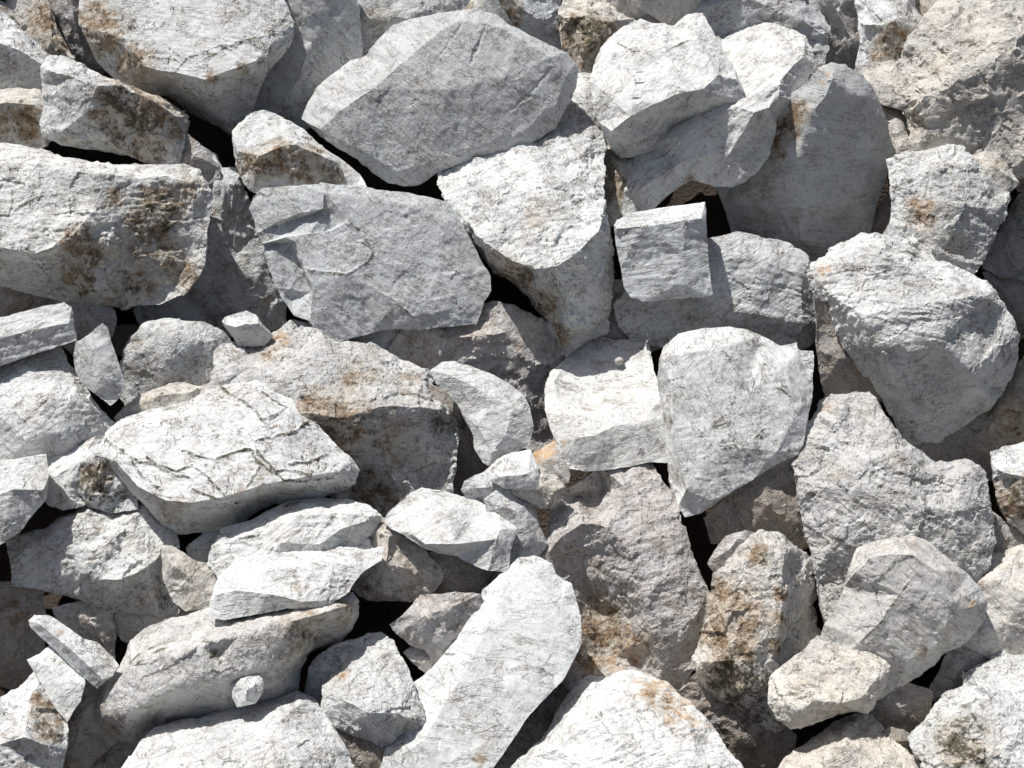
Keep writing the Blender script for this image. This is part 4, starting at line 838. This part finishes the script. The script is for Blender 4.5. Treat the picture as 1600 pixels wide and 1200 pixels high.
for k, r in enumerate(ROCKS):
    size = r['size']; ro = r.get('ro', 1.0) * (1.5 if r['layer'] < 3.2 else 1.0); seed = k + 1
    cx, cy = r['c']
    V, T, fr = close_back(r['V'], r['T'], r.get('thick', size * .62), cx, cy)
    V, T, fr = refine(V, T, 11.0, fr, jag=.07 * min(ro, 1.3))
    V = smooth(V, T, r.get('rd', 0), (2,), .5)
    V, T, fr = refine(V, T, DETAIL if r['layer'] > 3.2 else DETAIL * 1.8, fr, jag=0.0)
    if 'cr' in r:
        near = np.zeros(len(V), bool)
        for line in r['cr'].split('|'):
            q = [np.array(p[:2]) for p in pts(line)]
            for a, b in zip(q[:-1], q[1:]):
                near |= (segdist(V[:, :2], a, b) < 9) & (fr > .5)
        V, T, near = refine(V, T, 2.4, near.astype(float), jag=0.0, only=True)
        fr = np.concatenate([fr, np.ones(len(V) - len(fr))])
    V = relief(V, T, seed, size, ro, r.get('lay', (rng.uniform(-40, 40), .9 * min(ro, 1.2) * min(1, size / 120))), layr=r.get('layr'))
    # fissures and chipped notches
    P2 = V[:, :2]
    stain = np.zeros((len(V), 3))
    N = None
    if 'cr' in r or 'ch' in r: N = normals(V, T)
    if 'cr' in r:
        wob = 2.6 * np.stack([pn(V / 14, 41), pn(V / 14, 42)], 1)
        dep = r.get('crd', 1.3); g = np.zeros(len(V))
        for line in r['cr'].split('|'):
            q = [np.array(p[:2]) for p in pts(line)]
            for a, b in zip(q[:-1], q[1:]):
                lo = np.minimum(a, b) - 14; hi = np.maximum(a, b) + 14
                sel = np.where((P2 > lo).all(1) & (P2 < hi).all(1) & (fr > .5))[0]
                if len(sel):
                    dd = segdist(P2[sel] + wob[sel], a, b)
                    g[sel] = np.maximum(g[sel], np.clip(1.15 - dd / 2.9, 0, 1))
        V = V - N * (g * dep)[:, None]
        if dep > 0: stain[:, 1] += g * (1.3 if dep > 2 else .8)
    if 'ch' in r:
        for p in r['ch'].split():
            x, y, rad = map(float, p.split(','))
            dx, dy = V[:, 0] - x, V[:, 1] - y
            m = (np.abs(dx) < rad) & (np.abs(dy) < rad * .8) & (fr > .5)
            V[m, 2] -= np.clip((rad * .8 - dy[m]) / (rad * 1.6), 0, 1) * rad * .55
    for w in r.get('s', '').split():
        kind, q = w.split(':'); q = list(map(float, q.split(',')))
        amt = q[3] if len(q) > 3 else 1.0
        dd = np.hypot(V[:, 0] - q[0], V[:, 1] - q[1]) / q[2]
        f = amt * 1.15 * np.exp(-(dd / 1.08) ** 2)
        if kind == 'b': stain[:, 0] = np.maximum(stain[:, 0], f)
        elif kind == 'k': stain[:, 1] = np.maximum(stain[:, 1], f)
        elif kind == 'o': stain[:, 2] = np.maximum(stain[:, 2], f)
        else: stain[:, 2] = np.maximum(stain[:, 2], f * .4)
    W = to_world(V, r['D'])
    org = W.mean(0); org[2] = W[:, 2].min()
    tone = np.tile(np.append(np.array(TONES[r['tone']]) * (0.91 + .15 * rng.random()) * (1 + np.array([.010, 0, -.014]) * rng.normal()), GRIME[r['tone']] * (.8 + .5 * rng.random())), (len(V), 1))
    pk = .8 if r['tone'] == 'p' else (.5 if r['tone'] in 'cb' else .22)
    habit = np.tile(np.array([r.get('sp', 1.0) * .5, min(r.get('v', .7), 1.5) * .66, pk, min(max(ro * .9, .32), 1.25)]), (len(V), 1))
    me = make_mesh(r['name'], W - org, T, tone, stain, habit)
    ob = bpy.data.objects.new(r['name'], me)
    ob.location = org
    ob['label'] = r['label']
    ob['category'] = 'boulder' if r['name'] == 'boulder' else ('pebble' if r['name'] == 'pebble' else ('stone' if r['name'] in ('stone', 'stone_shard') else 'rock'))
    ob['group'] = GROUP
    COL.objects.link(ob)
    ntri += len(T)
print("rock triangles", ntri)

# ------------------------------------------------------------------ the slope under the pile and the quarry floor
BACK = max(290.0, max((r['D'] - b0) for r, b0 in zip(ROCKS, base)) + 60)
def slope_point(px, py, extra):
    Z = Z0 - SLOPE * (py - 600) + extra
    f = (Z0) / Z0
    return CAMN + U * ((px - 800) * RGT + (600 - py) * UPV + Z * FWD)
nx, ny = 150, 110
xs = np.linspace(-2600, 4200, nx); ys = np.linspace(-1500, 2050, ny)
GXX, GYY = np.meshgrid(xs, ys)
P = np.stack([slope_point(x, y, BACK) for x, y in zip(GXX.ravel(), GYY.ravel())])
nv = UPV * 0.85 - FWD * 0.53
d = (pn(P * 1.7, 60) * .16 + pn(P * 5.0, 61) * .06)
P = P + d[:, None] * nv
ii = (np.arange(ny - 1)[:, None] * nx + np.arange(nx - 1)[None]).ravel()
F = np.stack([ii, ii + nx, ii + nx + 1, ii + 1], 1)
me = bpy.data.meshes.new("terrain"); me.from_pydata(P.tolist(), [], F.tolist()); me.materials.append(SOIL)
me.polygons.foreach_set("use_smooth", np.ones(len(F), dtype=bool))
ter = bpy.data.objects.new("terrain", me); ter['kind'] = 'structure'; ter['label'] = 'earthy slope under the rock pile, darkened for gap shade'; COL.objects.link(ter)
low = P.reshape(ny, nx, 3)[-1]
zf = float(low[:, 2].max()) + .05
me = bpy.data.meshes.new("ground")
me.from_pydata([(-900, -900, zf), (900, -900, zf), (900, 900, zf), (-900, 900, zf)], [], [(0, 1, 2, 3)])
me.materials.append(SOIL)
gr = bpy.data.objects.new("ground", me); gr['kind'] = 'structure'; gr['label'] = 'quarry floor at the foot of the pile'; COL.objects.link(gr)

def lump(n=16):
    P = rng.normal(size=(n, 3)); P /= np.linalg.norm(P, axis=1)[:, None]
    P *= np.array([1, .8, .7]) * (.75 + .35 * rng.random((n, 1)))
    import bmesh
    bm = bmesh.new()
    for p in P: bm.verts.new(p)
    res = bmesh.ops.convex_hull(bm, input=bm.verts)
    junk = [v for v in bm.verts if not v.link_faces]
    for v in junk: bm.verts.remove(v)
    bm.verts.index_update()
    V = np.array([v.co[:] for v in bm.verts]); T = np.array([[v.index for v in f.verts] for f in bm.faces])
    bm.free()
    return V, T

# ------------------------------------------------------------------ the pile goes on around the framed part
VV, TT, CC, SS = [], [], [], []
nv0 = 0
y = -620
while y < 1850:
    x = -1250
    while x < 2850:
        px = x + rng.uniform(-60, 60); py = y + rng.uniform(-50, 50)
        far = max(-px, px - 1600, -py, py - 1200)
        s = rng.uniform(50, 160)
        x += 125
        if far < s * 1.06 + 12: continue
        V, T = lump()
        V = V * s
        a = rng.uniform(0, 6.28); ca, sa = math.cos(a), math.sin(a)
        V = V @ np.array([[ca, -sa, 0], [sa, ca, 0], [0, 0, 1]])
        V, T, fr = refine(V, T, 30.0, np.ones(len(V)), jag=.05)
        V = smooth(V, T, 1, (0, 1, 2), .4)
        V = relief(V, T, 300 + len(VV), s, 1.2)
        Wd = slope_point(px, py, rng.uniform(-20, 150)) + U * (V[:, :1] * RGT + V[:, 1:2] * UPV - V[:, 2:3] * FWD)
        VV.append(Wd); TT.append(T + nv0); nv0 += len(V)
        CC.append(np.tile(np.array(TONES['wgcpw'[rng.integers(5)]]), (len(V), 1)))
        st = np.zeros((len(V), 3)); st[:, 0] = np.clip(pn(V / 90 + len(VV) * 3.3, 70) * 1.6, 0, .8); SS.append(st)
    y += 115
VV = np.concatenate(VV); TT = np.concatenate(TT)
org = VV.mean(0)
me = make_mesh("rubble", VV - org, TT, np.concatenate(CC), np.concatenate(SS), np.tile(np.array([.5, .3, .3]), (len(VV), 1)))
ob = bpy.data.objects.new("rubble", me); ob.location = org
ob['kind'] = 'stuff'; ob['label'] = 'white quarry rubble continuing all around the framed pile'; ob['category'] = 'rubble'
COL.objects.link(ob)
print("surround triangles", len(TT))
